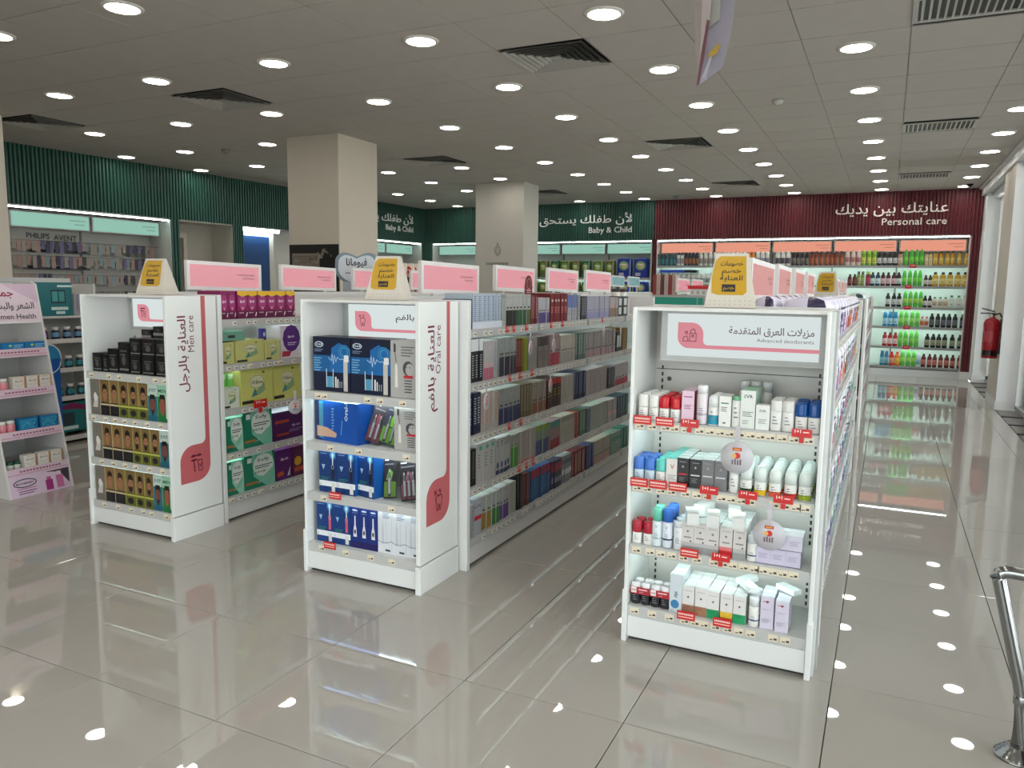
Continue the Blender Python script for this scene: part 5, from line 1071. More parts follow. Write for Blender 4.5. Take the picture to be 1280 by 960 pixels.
# ---- personal packs on the right side of the deodorant line
XF = -.172; PG_ = 'soft packs on the right aisle side'
P_ = ['top right aisle shelf','second right aisle shelf','third right aisle shelf','fourth right aisle shelf','bottom right aisle shelf']
def softpack(w_, d, h, col, c2, c3):
    def mk():
        b = MB(); rows = [(0,.86),(.06,.97),(.4,1.0),(.8,.98),(.93,.86),(1,.3)]; n = 12; vs = []
        for (tz, k) in rows:
            for i in range(n):
                a = 2*PI*i/n; cx_ = abs(math.cos(a))**.5*(1 if math.cos(a) > 0 else -1); cy = abs(math.sin(a))**.5*(1 if math.sin(a) > 0 else -1)
                vs.append((cx_*w_/2*(.55+.45*k), cy*d/2*k, tz*h))
        fs = []; 
        for j in range(len(rows)-1):
            for i in range(n): fs.append((j*n+i, j*n+(i+1) % n, (j+1)*n+(i+1) % n, (j+1)*n+i))
        m0 = len(fs)
        b.add(vs, fs[:n], c3, 'plastic', True); b.f = b.f[:0]; b.c = []; b.m = []; b.sm = []
        for j in range(len(rows)-1):
            for i in range(n):
                col_ = c2 if (i in (0,6) and j < 5) else (c3 if (j == 1 and i in (8,9)) or (j == 2 and i == 10) else col)
                b.f.append(list(fs[j*n+i])); b.c.append(col_); b.m.append(0); b.sm.append(True)
        b.f.append([len(vs)-n+i for i in range(n)]); b.c.append(col); b.m.append(0); b.sm.append(False)
        b.f.append([n-1-i for i in range(n)]); b.c.append(col); b.m.append(0); b.sm.append(False)
        F = front(-w_*.35,-d/2-.0015,0)
        b.disc(F, w_*.35, h*.5, w_*.2, h*.12, c3, 1, 10); b.rect(F, w_*.1, h*.68, w_*.6, h*.74, c2, 1); b.rect(F, w_*.15, h*.25, w_*.5, h*.29, c2, 1)
        return b.mesh('soft_pack')
    return cached(('sf', w_, d, h, col, c2, c3), mk)
WL = S(214,208,226)
pal = [(WL,S(50,42,72),S(150,130,170)),(WL,S(50,42,72),S(200,130,150)),(S(206,204,212),S(50,44,66),S(170,60,66)),(S(206,202,198),S(80,70,80),S(200,130,70)),(S(190,206,200),S(40,70,74),S(110,160,140)),(S(180,190,212),S(36,52,96),S(80,100,150))]
pn_ = ['white and violet','white and pink','white and red','white and orange','white and green','white and blue']
rowsdef = [([5,4,0,5,4,5,4,0,5,4,5,4],.15),([4,1,4,0,4,1,5,4,0,4,1,4],.19),([0,4,1,4,2,0,4,1,4,0,4,1],.20),([0,1,0,1,3,2,4,0,1,4,3,1],.21),([0,0,0,0,1,2,3,1,0,2,3,0],.185)]
for lv in range(5):
    seq, h = rowsdef[lv]; y = 3.30
    for k, q in enumerate(seq[:11]):
        w_ = .235
        c, a, b_ = pal[q]; put('soft_pack', softpack(w_,.20,h,c,a,b_), (XF-.114, y+w_/2+.004, GS[lv]), pn_[q]+' soft pack', P_[4-lv], 'pack', PG_, 1, PI/2+random.uniform(-.05,.05)); y += w_+.028
# the same line seen over the top of the end unit: left side, top shelf packs
for k in range(6):
    put('soft_pack', softpack(.235,.10,.185,*pal[0]), (-.456, 3.44+k*.26, GS[4]), 'white soft pack behind the lit header', 'top right aisle shelf, inner file', 'pack', PG_, 1, PI/2)
# ---- bottles on the back wall
def shampoo(style, w_, h, col, cap, lab, capf=.2):
    def mk():
        b = MB(); r = w_/2; hb = h*(1-capf)
        if style == 'oval':      # rounded body, cap at the foot end or flush
            b.lathe([(r*.75,0,col),(r*.97,h*.06,col),(r,h*.25,lab),(r*.98,h*.55,col),(r*.8,h*.82,col),(r*.5,h*.95,cap),(r*.35,h,cap),(.0005,h,cap)], 12, sy=.6)
        elif style == 'round':
            b.lathe([(r*.8,0,col),(r,h*.06,col),(r,h*.18,lab),(r,h*.56,col),(r*.93,h*.72,col),(r*.66,h*.81,col),(r*.5,h*.83,cap),(r*.53,h*.835,cap),(r*.5,h*.98,cap),(.0005,h,cap)], 12, sy=.62)
        elif style == 'slab':
            b.lathe([(r*.92,0,col),(r,h*.04,col),(r,h*.15,lab),(r,h*.55,col),(r*.98,hb*.95,col),(r*.8,hb,cap),(r*.8,h*.99,cap),(.0005,h,cap)], 12, sy=.55)
        else:                    # invert tube standing on its cap
            b.lathe([(r*.85,0,cap),(r*.88,h*.18,cap),(r,h*.2,col),(r,h*.35,lab),(r,h*.7,col),(r*.95,h*.96,col),(r*.6,h,col),(.0005,h,col)], 12, sy=.5)
        b.art((V((0,-r*(.62 if style == 'round' else .6)-.001,0)), V((1,0,0)), V((0,0,1)), V((0,-1,0))), [(-r*.45,h*.24),(r*.45,h*.24),(r*.4,h*.34),(-r*.4,h*.34)], tuple(v*.5 for v in lab), 1)
        return b.mesh('shampoo_bottle')
    return cached(('sh', style, w_, h, col, cap, lab, capf), mk)
WS = ['top shelf, red wall','second shelf, red wall','third shelf, red wall','fourth shelf, red wall','fifth shelf, red wall','bottom shelf, red wall']
GRN = S(78,176,62)
def brow(lv, pxs, style, h, col, cap, lab, desc, wk=.93, dy=0):
    ws = WS[lv]; z = BZ[5-lv]; pys = (333,358,384,408,434,458)[lv]
    xs = [U(p, pys-5, Y=YB+.09).x for p in pxs]
    pitch = min(b-a for a, b in zip(xs[:-1], xs[1:])) if len(xs) > 1 else .09
    w_ = round(min(.105, abs(pitch)*wk-.001), 3)
    for x in xs: put('shampoo_bottle', shampoo(style, w_, h, col, cap, lab), (x, YB+.09+dy, z), desc, ws, 'bottle', 'bottles on the red wall shelves', 1, 0)
B_, W_ = S(28,26,30), S(214,214,208)
brow(0,(823,828,833,838,843),'slab',.22,S(30,80,90),S(24,50,60),S(60,120,130),'dark teal bottle')
brow(0,(848,853),'slab',.25,S(208,210,206),B_,S(150,150,160),'white bottle with dark cap, left end')
brow(0,(857,862,866.5,871),'slab',.25,S(34,38,58),S(24,26,44),S(150,90,50),'navy bottle with orange label')
brow(0,(876,882,888,893.5,899,904.5,910),'slab',.25,W_,S(200,196,188),S(150,146,140),'white bottle with grey label')
brow(0,(916,921),'slab',.25,S(214,150,160),S(214,214,210),S(200,110,120),'pink bottle')
brow(0,(926,931),'slab',.25,S(60,150,200),W_,S(206,214,220),'blue and white bottle')
brow(0,(936,941),'slab',.25,S(222,140,40),S(200,110,30),S(240,200,90),'orange bottle')
brow(0,(947,953,959),'slab',.25,W_,W_,S(130,130,150),'white bottle behind the signs')
brow(0,(972,978.5,985),'slab',.25,W_,S(190,186,180),S(90,80,90),'white bottle with dark label')
brow(0,(992,997,1002.5,1008),'slab',.24,S(30,24,24),B_,S(110,100,95),'black bottle')
brow(0,(1014.5,1020,1026.5,1033.5,1039,1045,1051.5),'slab',.25,S(120,46,26),S(60,24,16),S(170,90,50),'brown red bottle')
brow(0,(1059,1066,1073),'oval',.26,S(214,190,180),S(200,170,165),S(170,110,110),'blush white bottle')
brow(0,(1079,1086,1092.5),'slab',.26,S(110,160,40),S(150,190,60),S(190,200,80),'moss green bottle')
brow(0,(1099,1105.5,1112,1118.5),'round',.235,B_,B_,S(190,190,190),'black bottle with white label')
brow(0,(1125,),'round',.24,S(170,130,110),B_,S(200,180,160),'brown and white bottle')
brow(0,(1132,1139,1145.5,1151.5),'oval',.27,GRN,GRN,S(120,215,70),'bright green bottle')
brow(0,(1158,1163),'round',.225,S(214,190,130),S(90,70,50),S(220,205,160),'cream gold bottle')
brow(0,(1169,1176,1184,1190.5,1199,1208),'round',.24,S(190,140,40),S(60,44,24),S(222,190,90),'golden bottle')
brow(1,(824,830,836,842,848,854,860,866,872,878,884,890,896,902,908),'slab',.21,W_,S(190,194,190),S(140,150,150),'white bottle with silver cap')
bx = MB(); 
for k, (pa, pb, c) in enumerate(((826,855,S(40,80,190)),(856,872,S(24,34,50)))):
    a = U(pa, 345, Y=YB+.12).x; b_ = U(pb, 345, Y=YB+.12).x
    put('box', carton(round(b_-a,3),.16,.05,c,(),{'top':S(180,200,240)}), ((a+b_)/2, YB+.13, BZ[4]+.2155), ('flat blue box lying on the white bottles','flat dark box lying on the white bottles')[k], WS[1], 'box', 'flat boxes on the red wall')
brow(1,(1034,1040),'slab',.24,S(70,60,84),B_,S(120,110,140),'dusky violet bottle')
brow(1,(1062,1068),'round',.20,S(80,22,26),B_,S(120,50,50),'dark red jar bottle')
brow(1,(1073,1078),'slab',.25,S(110,130,60),S(40,36,24),S(150,160,90),'olive bottle')
brow(1,(1085,),'slab',.25,S(120,30,44),S(110,150,50),S(160,60,70),'maroon bottle with green cap')
brow(1,(1090.5,1097),'round',.235,S(20,60,80),B_,S(190,205,210),'petrol bottle with white label')
brow(1,(1103.5,1110,1117),'round',.235,S(70,24,40),B_,S(214,170,180),'wine bottle with pink label')
brow(1,(1123,),'round',.235,B_,B_,S(196,205,200),'black bottle with white label')
brow(1,(1130,1137,1143.5,1149.5),'oval',.27,S(66,168,52),S(60,150,46),S(110,205,60),'bright green bottle')
brow(1,(1157,1162.5),'round',.19,S(60,44,36),S(30,22,20),S(200,190,180),'small brown bottle')
brow(1,(1168.5,1178,1187,1197,1206),'round',.24,S(186,146,56),B_,S(222,200,120),'honey bottle with black cap')
brow(2,(1109.5,1117,1123.5),'round',.235,B_,B_,S(196,196,196),'black bottle with white label')
brow(2,(1131,1137.5,1144,1150.5),'oval',.27,GRN,GRN,S(150,205,70),'bright green bottle')
brow(2,(1156,1162),'round',.20,B_,B_,S(206,196,196),'small black bottle with white label')
brow(2,(1168,1175,1181.5),'round',.18,S(214,206,190),S(90,130,90),S(190,170,150),'cream bottle with green cap')
brow(2,(1189,1198,1206),'round',.21,S(196,205,196),S(70,120,80),S(220,222,214),'clear bottle with green cap')
brow(3,(1106,1112.5,1119),'slab',.25,S(30,130,180),S(30,110,150),S(160,210,230),'sky blue bottle')
brow(3,(1126,1132.5,1140,1146.5),'oval',.27,S(96,186,72),GRN,S(150,225,100),'bright green bottle')
brow(3,(1152.5,1158),'round',.18,S(205,190,180),S(190,60,50),S(200,90,60),'small cream and red bottle')
brow(3,(1164.5,1172,1179,1186,1193.5,1203),'round',.235,S(26,26,32),B_,S(96,96,106),'black bottle with grey label')
brow(4,(1105.5,1112,1118.5),'round',.24,S(170,30,44),S(110,20,30),S(226,190,190),'red bottle')
brow(4,(1125,1131.5,1138.5,1145),'oval',.27,S(96,186,72),GRN,S(130,215,80),'bright green bottle')
brow(4,(1158.5,1166,1173,1180.5,1190,1199.5),'round',.235,S(34,34,30),B_,S(150,150,120),'dark bottle with pale label')
brow(5,(1102,1107.5),'slab',.25,S(30,110,140),S(20,70,110),S(120,180,200),'teal blue bottle')
brow(5,(1114,),'round',.24,S(190,50,40),S(150,30,30),S(220,150,130),'red bottle')
brow(5,(1121,),'round',.24,S(226,120,50),S(180,30,30),S(240,190,80),'orange bottle')
brow(5,(1127.5,1135,1142),'oval',.27,S(96,186,72),GRN,S(150,220,90),'bright green bottle')
brow(5,(1147.5,),'slab',.22,S(200,210,215),S(180,190,200),S(150,180,200),'pale bottle')
brow(5,(1154,1161.5,1168,1175.5,1183,1190.5,1199),'round',.225,S(96,30,30),S(60,18,20),S(190,110,100),'maroon bottle')
# red tags under the green bottles
for lv, p_ in enumerate((1141,1135,1134,1133,1132)):
    c = U(p_, (336,362,388,411,438)[lv], Y=YB+.01); o = MB().box((-.05,-.006,-.03), (.05,0,.035), S(190,30,34), 'carton').rect(front(-.04,-.006,0),.01,.005,.07,.012,S(240,210,205),1).build('promo_tag', None, (c.x, YB+.015, BZ[5-lv]-.01))
    tag(o, 'red promotion tag under the green bottles, %s shelf of the red wall' % ['top','second','third','fourth','fifth'][lv], 'tag', 'red tags on the red wall')
# ---- nappy packs and boxes on the back green wall and over the columns
def nappy(w_, d, h, col, c2, c3):
    def mk():
        b = MB(); b.bbox((-w_/2,-d/2,0), (w_/2,d/2,h), col, 'plastic', .02); F = front(-w_/2,-d/2,0)
        b.disc(F, w_*.5, h*.62, w_*.36, h*.24, c2, 1, 14); b.disc(F, w_*.55, h*.6, w_*.2, h*.12, S(206,186,150), 2, 10); b.rect(F, w_*.12, h*.1, w_*.5, h*.26, c3, 1); b.rect(F, w_*.25, h*.66, w_*.7, h*.72, S(225,228,215), 3)
        return b.mesh('nappy_pack')
    return cached(('np', w_, d, h, col, c2, c3), mk)
gN = 'nappy packs on the green wall'
for lv, z in enumerate((1.63,1.25)):
    for k, p_ in enumerate((668,680,694,707,720,733,748,763)):
        x = U(p_, 330, Y=YB+.1).x; put('nappy_pack', nappy(.165 if k % 3 else .20,.16,(.34 if lv < 1 else .30),(S(96,120,60),S(110,110,60),S(40,96,60))[k % 3],S(120,160,60),S(60,90,60)), (x, YB+.13, z), 'green nappy pack', ('top shelf under the mint headers','second shelf under the mint headers')[lv], 'pack', gN)
    for k, p_ in enumerate((781,802)):
        x = U(p_, 330, Y=YB+.1).x; put('nappy_pack', nappy(.27,.16,(.38 if lv < 1 else .31),S(34,56,150),S(130,160,110),S(180,180,200)), (x, YB+.12, z), 'large blue nappy pack', ('top shelf under the mint headers','second shelf under the mint headers')[lv], 'pack', gN)
for k, p_ in enumerate((550,556,562,569,577,585,591)):
    x = U(p_, 327, Y=YB+.1).x; c = nappy(.10,.1,.2,(S(96,92,84),S(120,116,106))[k % 2],S(150,146,136),S(70,66,60)); put('hanging_pack', c, (x, YB+.1, 1.63), 'grey nursery pack left of the second column', 'top shelf', 'pack', 'grey packs')
# white boxes with red ovals stacked behind the pink signs
ov = (('e',.5,.72,.34,.16,S(180,24,34)),('r',.25,.70,.75,.74,S(230,200,200)),('e',.5,.28,.22,.14,S(60,54,50)),('l',.2,.5,.8,1,.04,S(120,110,100)))
for k, (p_, yy, z_, x_) in enumerate(((478,5.30,1.40,-3.90),(491,5.50,1.40,-3.90),(502,5.52,1.43,-3.80),(511.5,5.70,1.43,-3.80),(518,5.85,1.40,-3.80))):
    c = U(p_, 330, X=x_-.14); put('milk_box', carton(.085,.07,.205,S(214,204,186),ov,{'top':S(225,218,205)}), (x_-.14, c.y, 1.21+(.205 if k != 99 else 0)), 'upper cream box with red oval', 'left line top', 'box', 'cream boxes with red ovals', 1, .35)
    put('milk_box', carton(.085,.07,.2045,S(214,204,186),ov,{'top':S(225,218,205)}), (x_-.14, c.y, 1.21), 'lower cream box with red oval', 'left line top', 'box', 'cream boxes with red ovals', 1, .35)
# far top-of-shelf goods behind the deodorant line
for k in range(3):
    y = 6.0+k*.22
for k, p_ in enumerate((770,778)):
    c = U(p_, 357, X=-2.05); o = MB().lathe([(.035,0,W_),(.04,.01,W_),(.04,.055,W_),(.034,.06,B_),(.036,.062,B_),(.036,.085,B_),(.0005,.086,B_)], 14).mesh('jar')
    put('jar', o, (-2.05, c.y, GS[4]+.121), 'white jar with black lid standing on cartons', 'far toothpaste top', 'jar', 'jars')
    put('toothpaste_carton', carton(.10,.10,.1205,S(196,196,200),vtext(GREY)), (-2.05, c.y, GS[4]), 'grey white carton carrying a jar', 'far toothpaste top', 'carton', 'cartons under jars', 1, PI/2)
for k in range(6):
    c = U(800+k*3.2, 352, Y=9.3); cc_ = (S(150,60,60),S(190,170,160),S(110,60,56),S(200,190,186))[k % 4]
    put('carton', carton(.045,.08,.24,cc_,vtext(tuple(v*.5 for v in cc_))), (-2.56+k*.048, 9.25, 1.352), 'small far carton left of the red tray', 'teal header unit', 'carton', 'far cartons on the teal header unit')
ft = empty('promotion_tray', (-1.90, 9.25, 1.352)); b = MB(); b.box((-.22,-.09,0), (.30,.09,.075), S(222,220,216), 'carton'); b.box((-.24,-.10,.075), (.24,.10,.115), S(200,30,34), 'carton'); b.box((.24,-.1,.02), (.32,.1,.11), S(205,40,44), 'carton'); b.build('tray', ft)
b = MB()
for k in range(7): b.rect(front(-.2,-.09,0), k*.065, .015, k*.065+.03, .05, S(170,168,164), 1)
b.build('tray_print', ft); tag(ft, 'far tray with red top left of the big yellow offer stand', 'tray')
# goods in the far blocks (seen through the gap by the right aisle)
for lv, z in enumerate(SH[1:]):
    for k in range(5):
        c = (S(206,190,190),S(190,196,200),S(210,206,200),S(196,150,150))[(k+lv) % 4]
        put('carton', carton(.10,.10,.17,c,(('l',.2,.8,.8,5,.13,tuple(v*.5 for v in c)),)), (-.78+k*.125, 8.30, z), 'pale carton on the far end unit', ('third','second','top')[lv]+' shelf', 'carton', 'cartons on the far end unit')
for lv in range(5):
    for k in range(10):
        q = (k*3+lv) % 6; c, a, b_ = pal[q]
        put('soft_pack', softpack(.235,.20,.19,c,a,b_), (XF-.125, 8.75+k*.262, GS[lv]), 'far %s soft pack' % pn_[q], P_[4-lv]+', far block', 'pack', PG_, 1, PI/2)
# ---- hanging packs on the left wall
hs0, hs1 = USd(12,300,-.28)[0], USd(193,300,-.28)[0]
hk = 'packs hanging on the left wall'; hrow = ['top hanging row','middle hanging row','lower hanging row','lowest hanging row']
def hang(w_, h, col, c2, c3):
    def mk():
        b = MB(); b.bbox((-w_/2,-.003,-h), (w_/2,.0,0), col, 'carton', .001); F = front(-w_/2,-.003,-h)
        b.rect(F, 0, h*.82, w_, h*.96, c2, 1); b.rect(F, w_*.2,h*.1,w_*.8,h*.2,c3,1)
        c = [(-w_*.32,-.003,-h*.78),(w_*.32,-.003,-h*.78),(w_*.32,-.003,-h*.28),(-w_*.32,-.003,-h*.28),(-w_*.24,-.035,-h*.72),(w_*.24,-.035,-h*.72),(w_*.24,-.035,-h*.34),(-w_*.24,-.035,-h*.34)]
        b.add(c, [(4,5,6,7),(0,1,5,4),(1,2,6,5),(2,3,7,6),(3,0,4,7)], c3, 'plastic'); b.tube([(0,.14,-.01),(0,-.05,-.01)], .003, ALU, 'metal', 6)
        return b.mesh('hanging_pack')
    return cached(('hg', w_, h, col, c2, c3), mk)
RZ = math.atan2(LD.y, LD.x)
def onleft(s, d, z): p = LA+LD*s+LN*d; return (p.x, p.y, z)
hp = [(S(150,140,132),S(100,60,70),S(110,100,92)),(S(96,92,130),S(60,56,100),S(130,126,150)),(S(160,130,120),S(140,40,50),S(190,120,80)),(S(50,38,60),S(24,20,34),S(90,76,100)),(S(130,150,156),S(50,120,130),S(96,110,116)),(S(56,56,60),S(30,30,34),S(120,118,116))]
for rw_, zt in enumerate((USd(100,303,-.28)[1],USd(100,321,-.28)[1],USd(100,343,-.28)[1],USd(100,364,-.28)[1])):
    n = 34; 
    for k in range(n):
        s = hs0+.05+(hs1-hs0-.05)*k/(n-1)*.995
        if rw_ < 3 and 6 <= k <= 13 and rw_ == 0: q = (1,3)[k % 2]
        elif k < 5: q = (0,2)[k % 2]
        elif 17 <= k <= 24: q = (0,4,0)[k % 3]
        else: q = random.choice((0,1,2,3,4,5))
        h = random.choice((.12,.14,.155,.165)); c = hp[q]
        o = put('hanging_pack', hang(.056,h,*c), onleft(s, -.30+random.uniform(0,.03), zt), ('cream','lilac grey','cream and red','dark violet','pale blue grey','dark grey')[q]+' hanging pack', hrow[rw_]+', left wall', 'pack', hk, 1, RZ+PI+random.uniform(-.05,.05))
for k, (za, sa, sb) in enumerate(((USd(80,315,-.3)[1],.15,.50),(USd(80,336,-.3)[1],.1,.52))):
    s_0 = hs0+(hs1-hs0)*sa; s_1 = hs0+(hs1-hs0)*sb
    o = MB(ML).box((s_0,-.40,za-.01), (s_1,-.33,za+.03), S(24,20,34)).build('hook_rail'); tag(o, ('upper dark rail behind the hanging packs','lower dark rail behind the hanging packs')[k], 'rail', 'dark rails')
bn = MB(); F = FL(USd(33,290,-.46)[0], USd(33,297,-.46)[1], -.47)
bn.text(F, 'PHILIPS', 0, 0, .10, S(50,46,50), 2, 'l', width=USd(62,292,-.46)[0]-USd(33,292,-.46)[0], bold=.02); bn.text(F, 'AVENT', USd(67,296,-.46)[0]-USd(33,296,-.46)[0], -.01, .10, S(60,56,56), 2, 'l', width=.32, bold=.02)
tag(bn.build('brand_lettering'), 'dark brand lettering on the wall shelf above the hanging packs', 'lettering')
# cans and packs in the shelving past the first column
for lv, z in enumerate((1.6,)):
    for k in range(10): put('nappy_pack', nappy(.2,.12,.26,S(120,120,112),S(150,160,150),S(90,90,90)), onleft(sb0+.2+k*.27, -.2, z), 'grey pack beyond the first column', 'left wall', 'pack', 'grey packs on the left wall', 1, RZ+PI)
# ---- heart topped stand
hx, hy = -4.42, 5.82; r = empty('heart_stand', (hx, hy, 0)); b = MB(); b.box((-.12,-.1,0), (.12,.1,1.45), S(170,182,188), 'carton'); b.build('stand_column', r)
def heartpts(k, dx=0, dz=0): 
    p = []
    for i in range(28):
        t_ = 2*PI*i/28; x = .82*math.sin(t_); z = .62*math.cos(t_)+(.20*abs(math.sin(t_))**.6 if math.cos(t_) > 0 else 0)-.18*max(0, math.cos(t_))**6
        p.append((x*k+dx, z*k+dz))
    return p
for q, (k, c, yy) in enumerate(((.245,S(120,140,150),-.04),(.205,S(206,214,222),-.055))):
    h = MB(); P2 = heartpts(k, 0, 1.57); n = len(P2); cc_ = len(P2)
    vs = [(x, yy, z) for x, z in P2]+[(x, .02, z) for x, z in P2]
    h.add(vs, [tuple(range(n-1,-1,-1)) if False else tuple(range(n)), tuple(range(2*n-1,n-1,-1))]+[(i, n+i, n+(i+1) % n, (i+1) % n) for i in range(n)], c, 'carton'); h.build(('heart_rim','heart_face')[q], r)
t = MB(); F = (V((0,-.056,0)), V((1,0,0)), V((0,0,1)), V((0,-1,0))); t.text(F, 'فيومانا', 0, 1.60, .09, S(24,24,30), 2, 'c', width=.19, bold=.02)
for k in range(9): t.rect(F, -.10+k*.023, 1.525, -.085+k*.023, 1.535, S(50,50,60), 2)
t.build('heart_print', r); r.rotation_euler = (0,0,.5); tag(r, 'silver grey heart topped stand before the first white column', 'stand')
# ---- women health floor stand at the left edge
XS0, XS1 = -5.055, -5.335
st = empty('floor_stand', (-5.25, 3.18, 0)); R_ = V((-5.25, 3.18, 0))
Y0, Y1 = 2.955, 3.395
def fx(z): return XS0+(XS1-XS0)*z/1.417-R_.x           # sloping front edge
def sp_(y0, y1):
    b = MB(); prof = [(fx(0),0),(fx(1.40),1.40),(fx(1.40)-.05,1.417),(-5.58-R_.x,1.417),(-5.58-R_.x,0)]
    vs = [(x,y0-R_.y,z) for x, z in prof]+[(x,y1-R_.y,z) for x, z in prof]
    b.add(vs, [(0,1,2,3,4),(9,8,7,6,5)]+[(i,5+i,5+(i+1) % 5,(i+1) % 5) for i in range(5)], S(214,212,210), 'paint'); b.build('side_panel', st)
sp_(Y0,Y0+.014); sp_(Y1-.014,Y1)
b = MB(); b.box((-5.58-R_.x,Y0+.014-R_.y,0), (-5.565-R_.x,Y1-.014-R_.y,1.41), S(196,198,196)); b.build('back_panel', st)
def sface(z0, z1, off=0): # sloping face frame
    o = V((fx(z0)+off, Y0+.014-R_.y, z0)); o1 = V((fx(z1)+off, Y0+.014-R_.y, z1)); vv = (o1-o).normalized(); return (o, V((0,1,0)), vv, V((vv.z,0,-vv.x)))
WDT = Y1-Y0-.028
LP = S(214,190,204)
b = MB(); F = sface(1.135,1.40,-.004); b.add([F[0],F[0]+F[1]*WDT,F[0]+F[1]*WDT+F[2]*.27,F[0]+F[2]*.27,F[0]-F[3]*.02,F[0]+F[1]*WDT-F[3]*.02,F[0]+F[1]*WDT+F[2]*.27-F[3]*.02,F[0]+F[2]*.27-F[3]*.02],[(0,1,2,3),(7,6,5,4),(0,4,5,1),(1,5,6,2),(2,6,7,3),(3,7,4,0)],S(222,204,214),'carton')
b.rect(F, 0,0,WDT,.012,S(226,220,224),1); b.art(F,[(WDT*.45,.27),(WDT,.27),(WDT,.14)],S(206,180,200),1)
b.text(F,'جمال',WDT*.62,.185,.075,S(150,30,70),3,'r',bold=.02); b.text(F,'الشعر والبشرة',WDT*.93,.10,.062,S(36,34,44),3,'r',width=.30,bold=.015); b.text(F,'Women Health',WDT*.93,.03,.05,S(40,38,46),3,'r',width=.32,bold=.008); b.build('header_board', st)
SZ = [.178,.419,.694,.956]
for k, z in enumerate(SZ):
    b = MB(); b.box((-5.565-R_.x,Y0+.014-R_.y,z-.012), (fx(z)-.004,Y1-.014-R_.y,z), S(206,204,204)); F = sface(z-.045,z+.012)
    b.add([F[0],F[0]+F[1]*WDT,F[0]+F[1]*WDT+F[2]*.057,F[0]+F[2]*.057,F[0]-F[3]*.006,F[0]+F[1]*WDT-F[3]*.006,F[0]+F[1]*WDT+F[2]*.057-F[3]*.006,F[0]+F[2]*.057-F[3]*.006],[(0,1,2,3),(7,6,5,4),(0,4,5,1),(1,5,6,2),(2,6,7,3),(3,7,4,0)],LP,'carton')
    b.rect(F, 0,.014,WDT,.018,S(190,120,150),1)
    for q in range(13): b.rect(F, .08+q*.022,.028,.08+q*.022+.015,.038,S(150,70,100),1)
    b.build('shelf', st)
b = MB(); F = sface(.0,.135); b.add([F[0],F[0]+F[1]*WDT,F[0]+F[1]*WDT+F[2]*.137,F[0]+F[2]*.137,F[0]-F[3]*.01,F[0]+F[1]*WDT-F[3]*.01,F[0]+F[1]*WDT+F[2]*.137-F[3]*.01,F[0]+F[2]*.137-F[3]*.01],[(0,1,2,3),(7,6,5,4),(0,4,5,1),(1,5,6,2),(2,6,7,3),(3,7,4,0)],S(214,192,212),'carton')
b.ring(F,.10,.09,.075,.026,.006,S(30,28,34),2,20); b.text(F,'MOTHERNEST',.10,.083,.017,S(30,28,34),2,'c',width=.12,bold=.03)
b.rect(F,.04,.052,.17,.056,S(170,60,100),1)
for q in range(2): b.rect(F,.05,.034-q*.015,.17-q*.02,.040-q*.015,S(120,70,120),1)
b.art(F,[(.24,.135),(.34,.12),(.40,.03),(.41,.137)],S(70,60,70),1); b.rect(F,.235,.01,.285,.08,S(160,50,120),2); b.rect(F,.245,.08,.275,.10,S(190,90,150),2); b.rect(F,.31,.012,.36,.10,S(196,110,160),2); b.rect(F,.32,.10,.35,.125,S(214,200,214),2); b.build('base_print', st)
tag(st, 'pink and white sloping floor stand at the left edge headed Women Health', 'stand')
def stp(px, py, lvl): return U(px, py, X=XS0+(XS1-XS0)*SZ[lvl]/1.417-.04)
WN = ['bottom floor stand shelf','third floor stand shelf','second floor stand shelf','top floor stand shelf']; WG_ = 'goods on the floor stand'
def sput(lvl, px, me, kind, desc, cat, d=.04, z0=0):
    x = XS0+(XS1-XS0)*SZ[lvl]/1.417-.012-d/2-.01; y = U(px, 500, X=x).y
    for _ in range(5):
        P0 = PJ((x,y,SZ[lvl]+.04)); P1 = PJ((x,y+.01,SZ[lvl]+.04)); y -= (P0[0]-px)/((P1[0]-P0[0])/.01)
    put(kind, me, (x, y, SZ[lvl]+z0), desc, WN[lvl], cat, WG_, 1, PI/2)
bb = carton(.14,.05,.05,S(24,120,180),(('e',.35,.6,.08,.16,S(180,210,90)),('l',.5,.6,.95,2,.25,S(150,200,225))))
sput(3,14,bb,'box','blue flat box','box'); sput(3,41,bb,'box','blue flat box','box')
wbx = carton(.078,.05,.085,S(222,218,208),(('t','Biocell',.5,.6,.17,S(90,60,60),'c',.6),('s',[(.1,.4),(.5,.2),(.9,.45)],.02,S(160,170,180)),('r',.93,0,1,1,S(214,140,60)),('r',.2,.88,.8,.92,S(214,180,140))),{'right':S(222,150,80)})
for p_ in (21,38,54): sput(2,p_,wbx,'box','white box with orange edge','box')
jr = cached('pinkjar', lambda: MB().lathe([(.024,0,S(214,120,130)),(.028,.01,S(214,130,140)),(.028,.05,S(205,150,150)),(.022,.06,W_),(.024,.062,W_),(.024,.08,W_),(.0005,.081,W_)], 14).mesh('jar'))
sput(2,4,jr,'jar','pink gummy jar with white lid','jar')
sput(1,2,jr,'jar','pink gummy jar with white lid','jar'); sput(1,13,jr,'jar','pink gummy jar with white lid','jar')
tb = carton(.125,.05,.085,S(24,110,160),(('l',.05,.8,.9,5,.15,S(70,170,205)),('s',[(.1,.2),(.4,.7),(.7,.3),(.9,.8)],.03,S(90,190,215))))
sput(1,33,tb,'box','teal blue box','box'); sput(1,59,tb,'box','teal blue box','box')
gj = cached('greenjar', lambda: MB().lathe([(.02,0,S(206,206,196)),(.024,.03,S(206,206,196)),(.024,.035,S(24,70,50)),(.02,.055,S(24,70,50)),(.0005,.056,S(24,70,50))], 12).mesh('jar'))
sput(0,12,gj,'jar','small jar with green lid','jar'); sput(0,21,gj,'jar','small jar with green lid','jar')
for p_ in (35,52,68): sput(0,p_,wbx,'box','white box with orange edge','box')
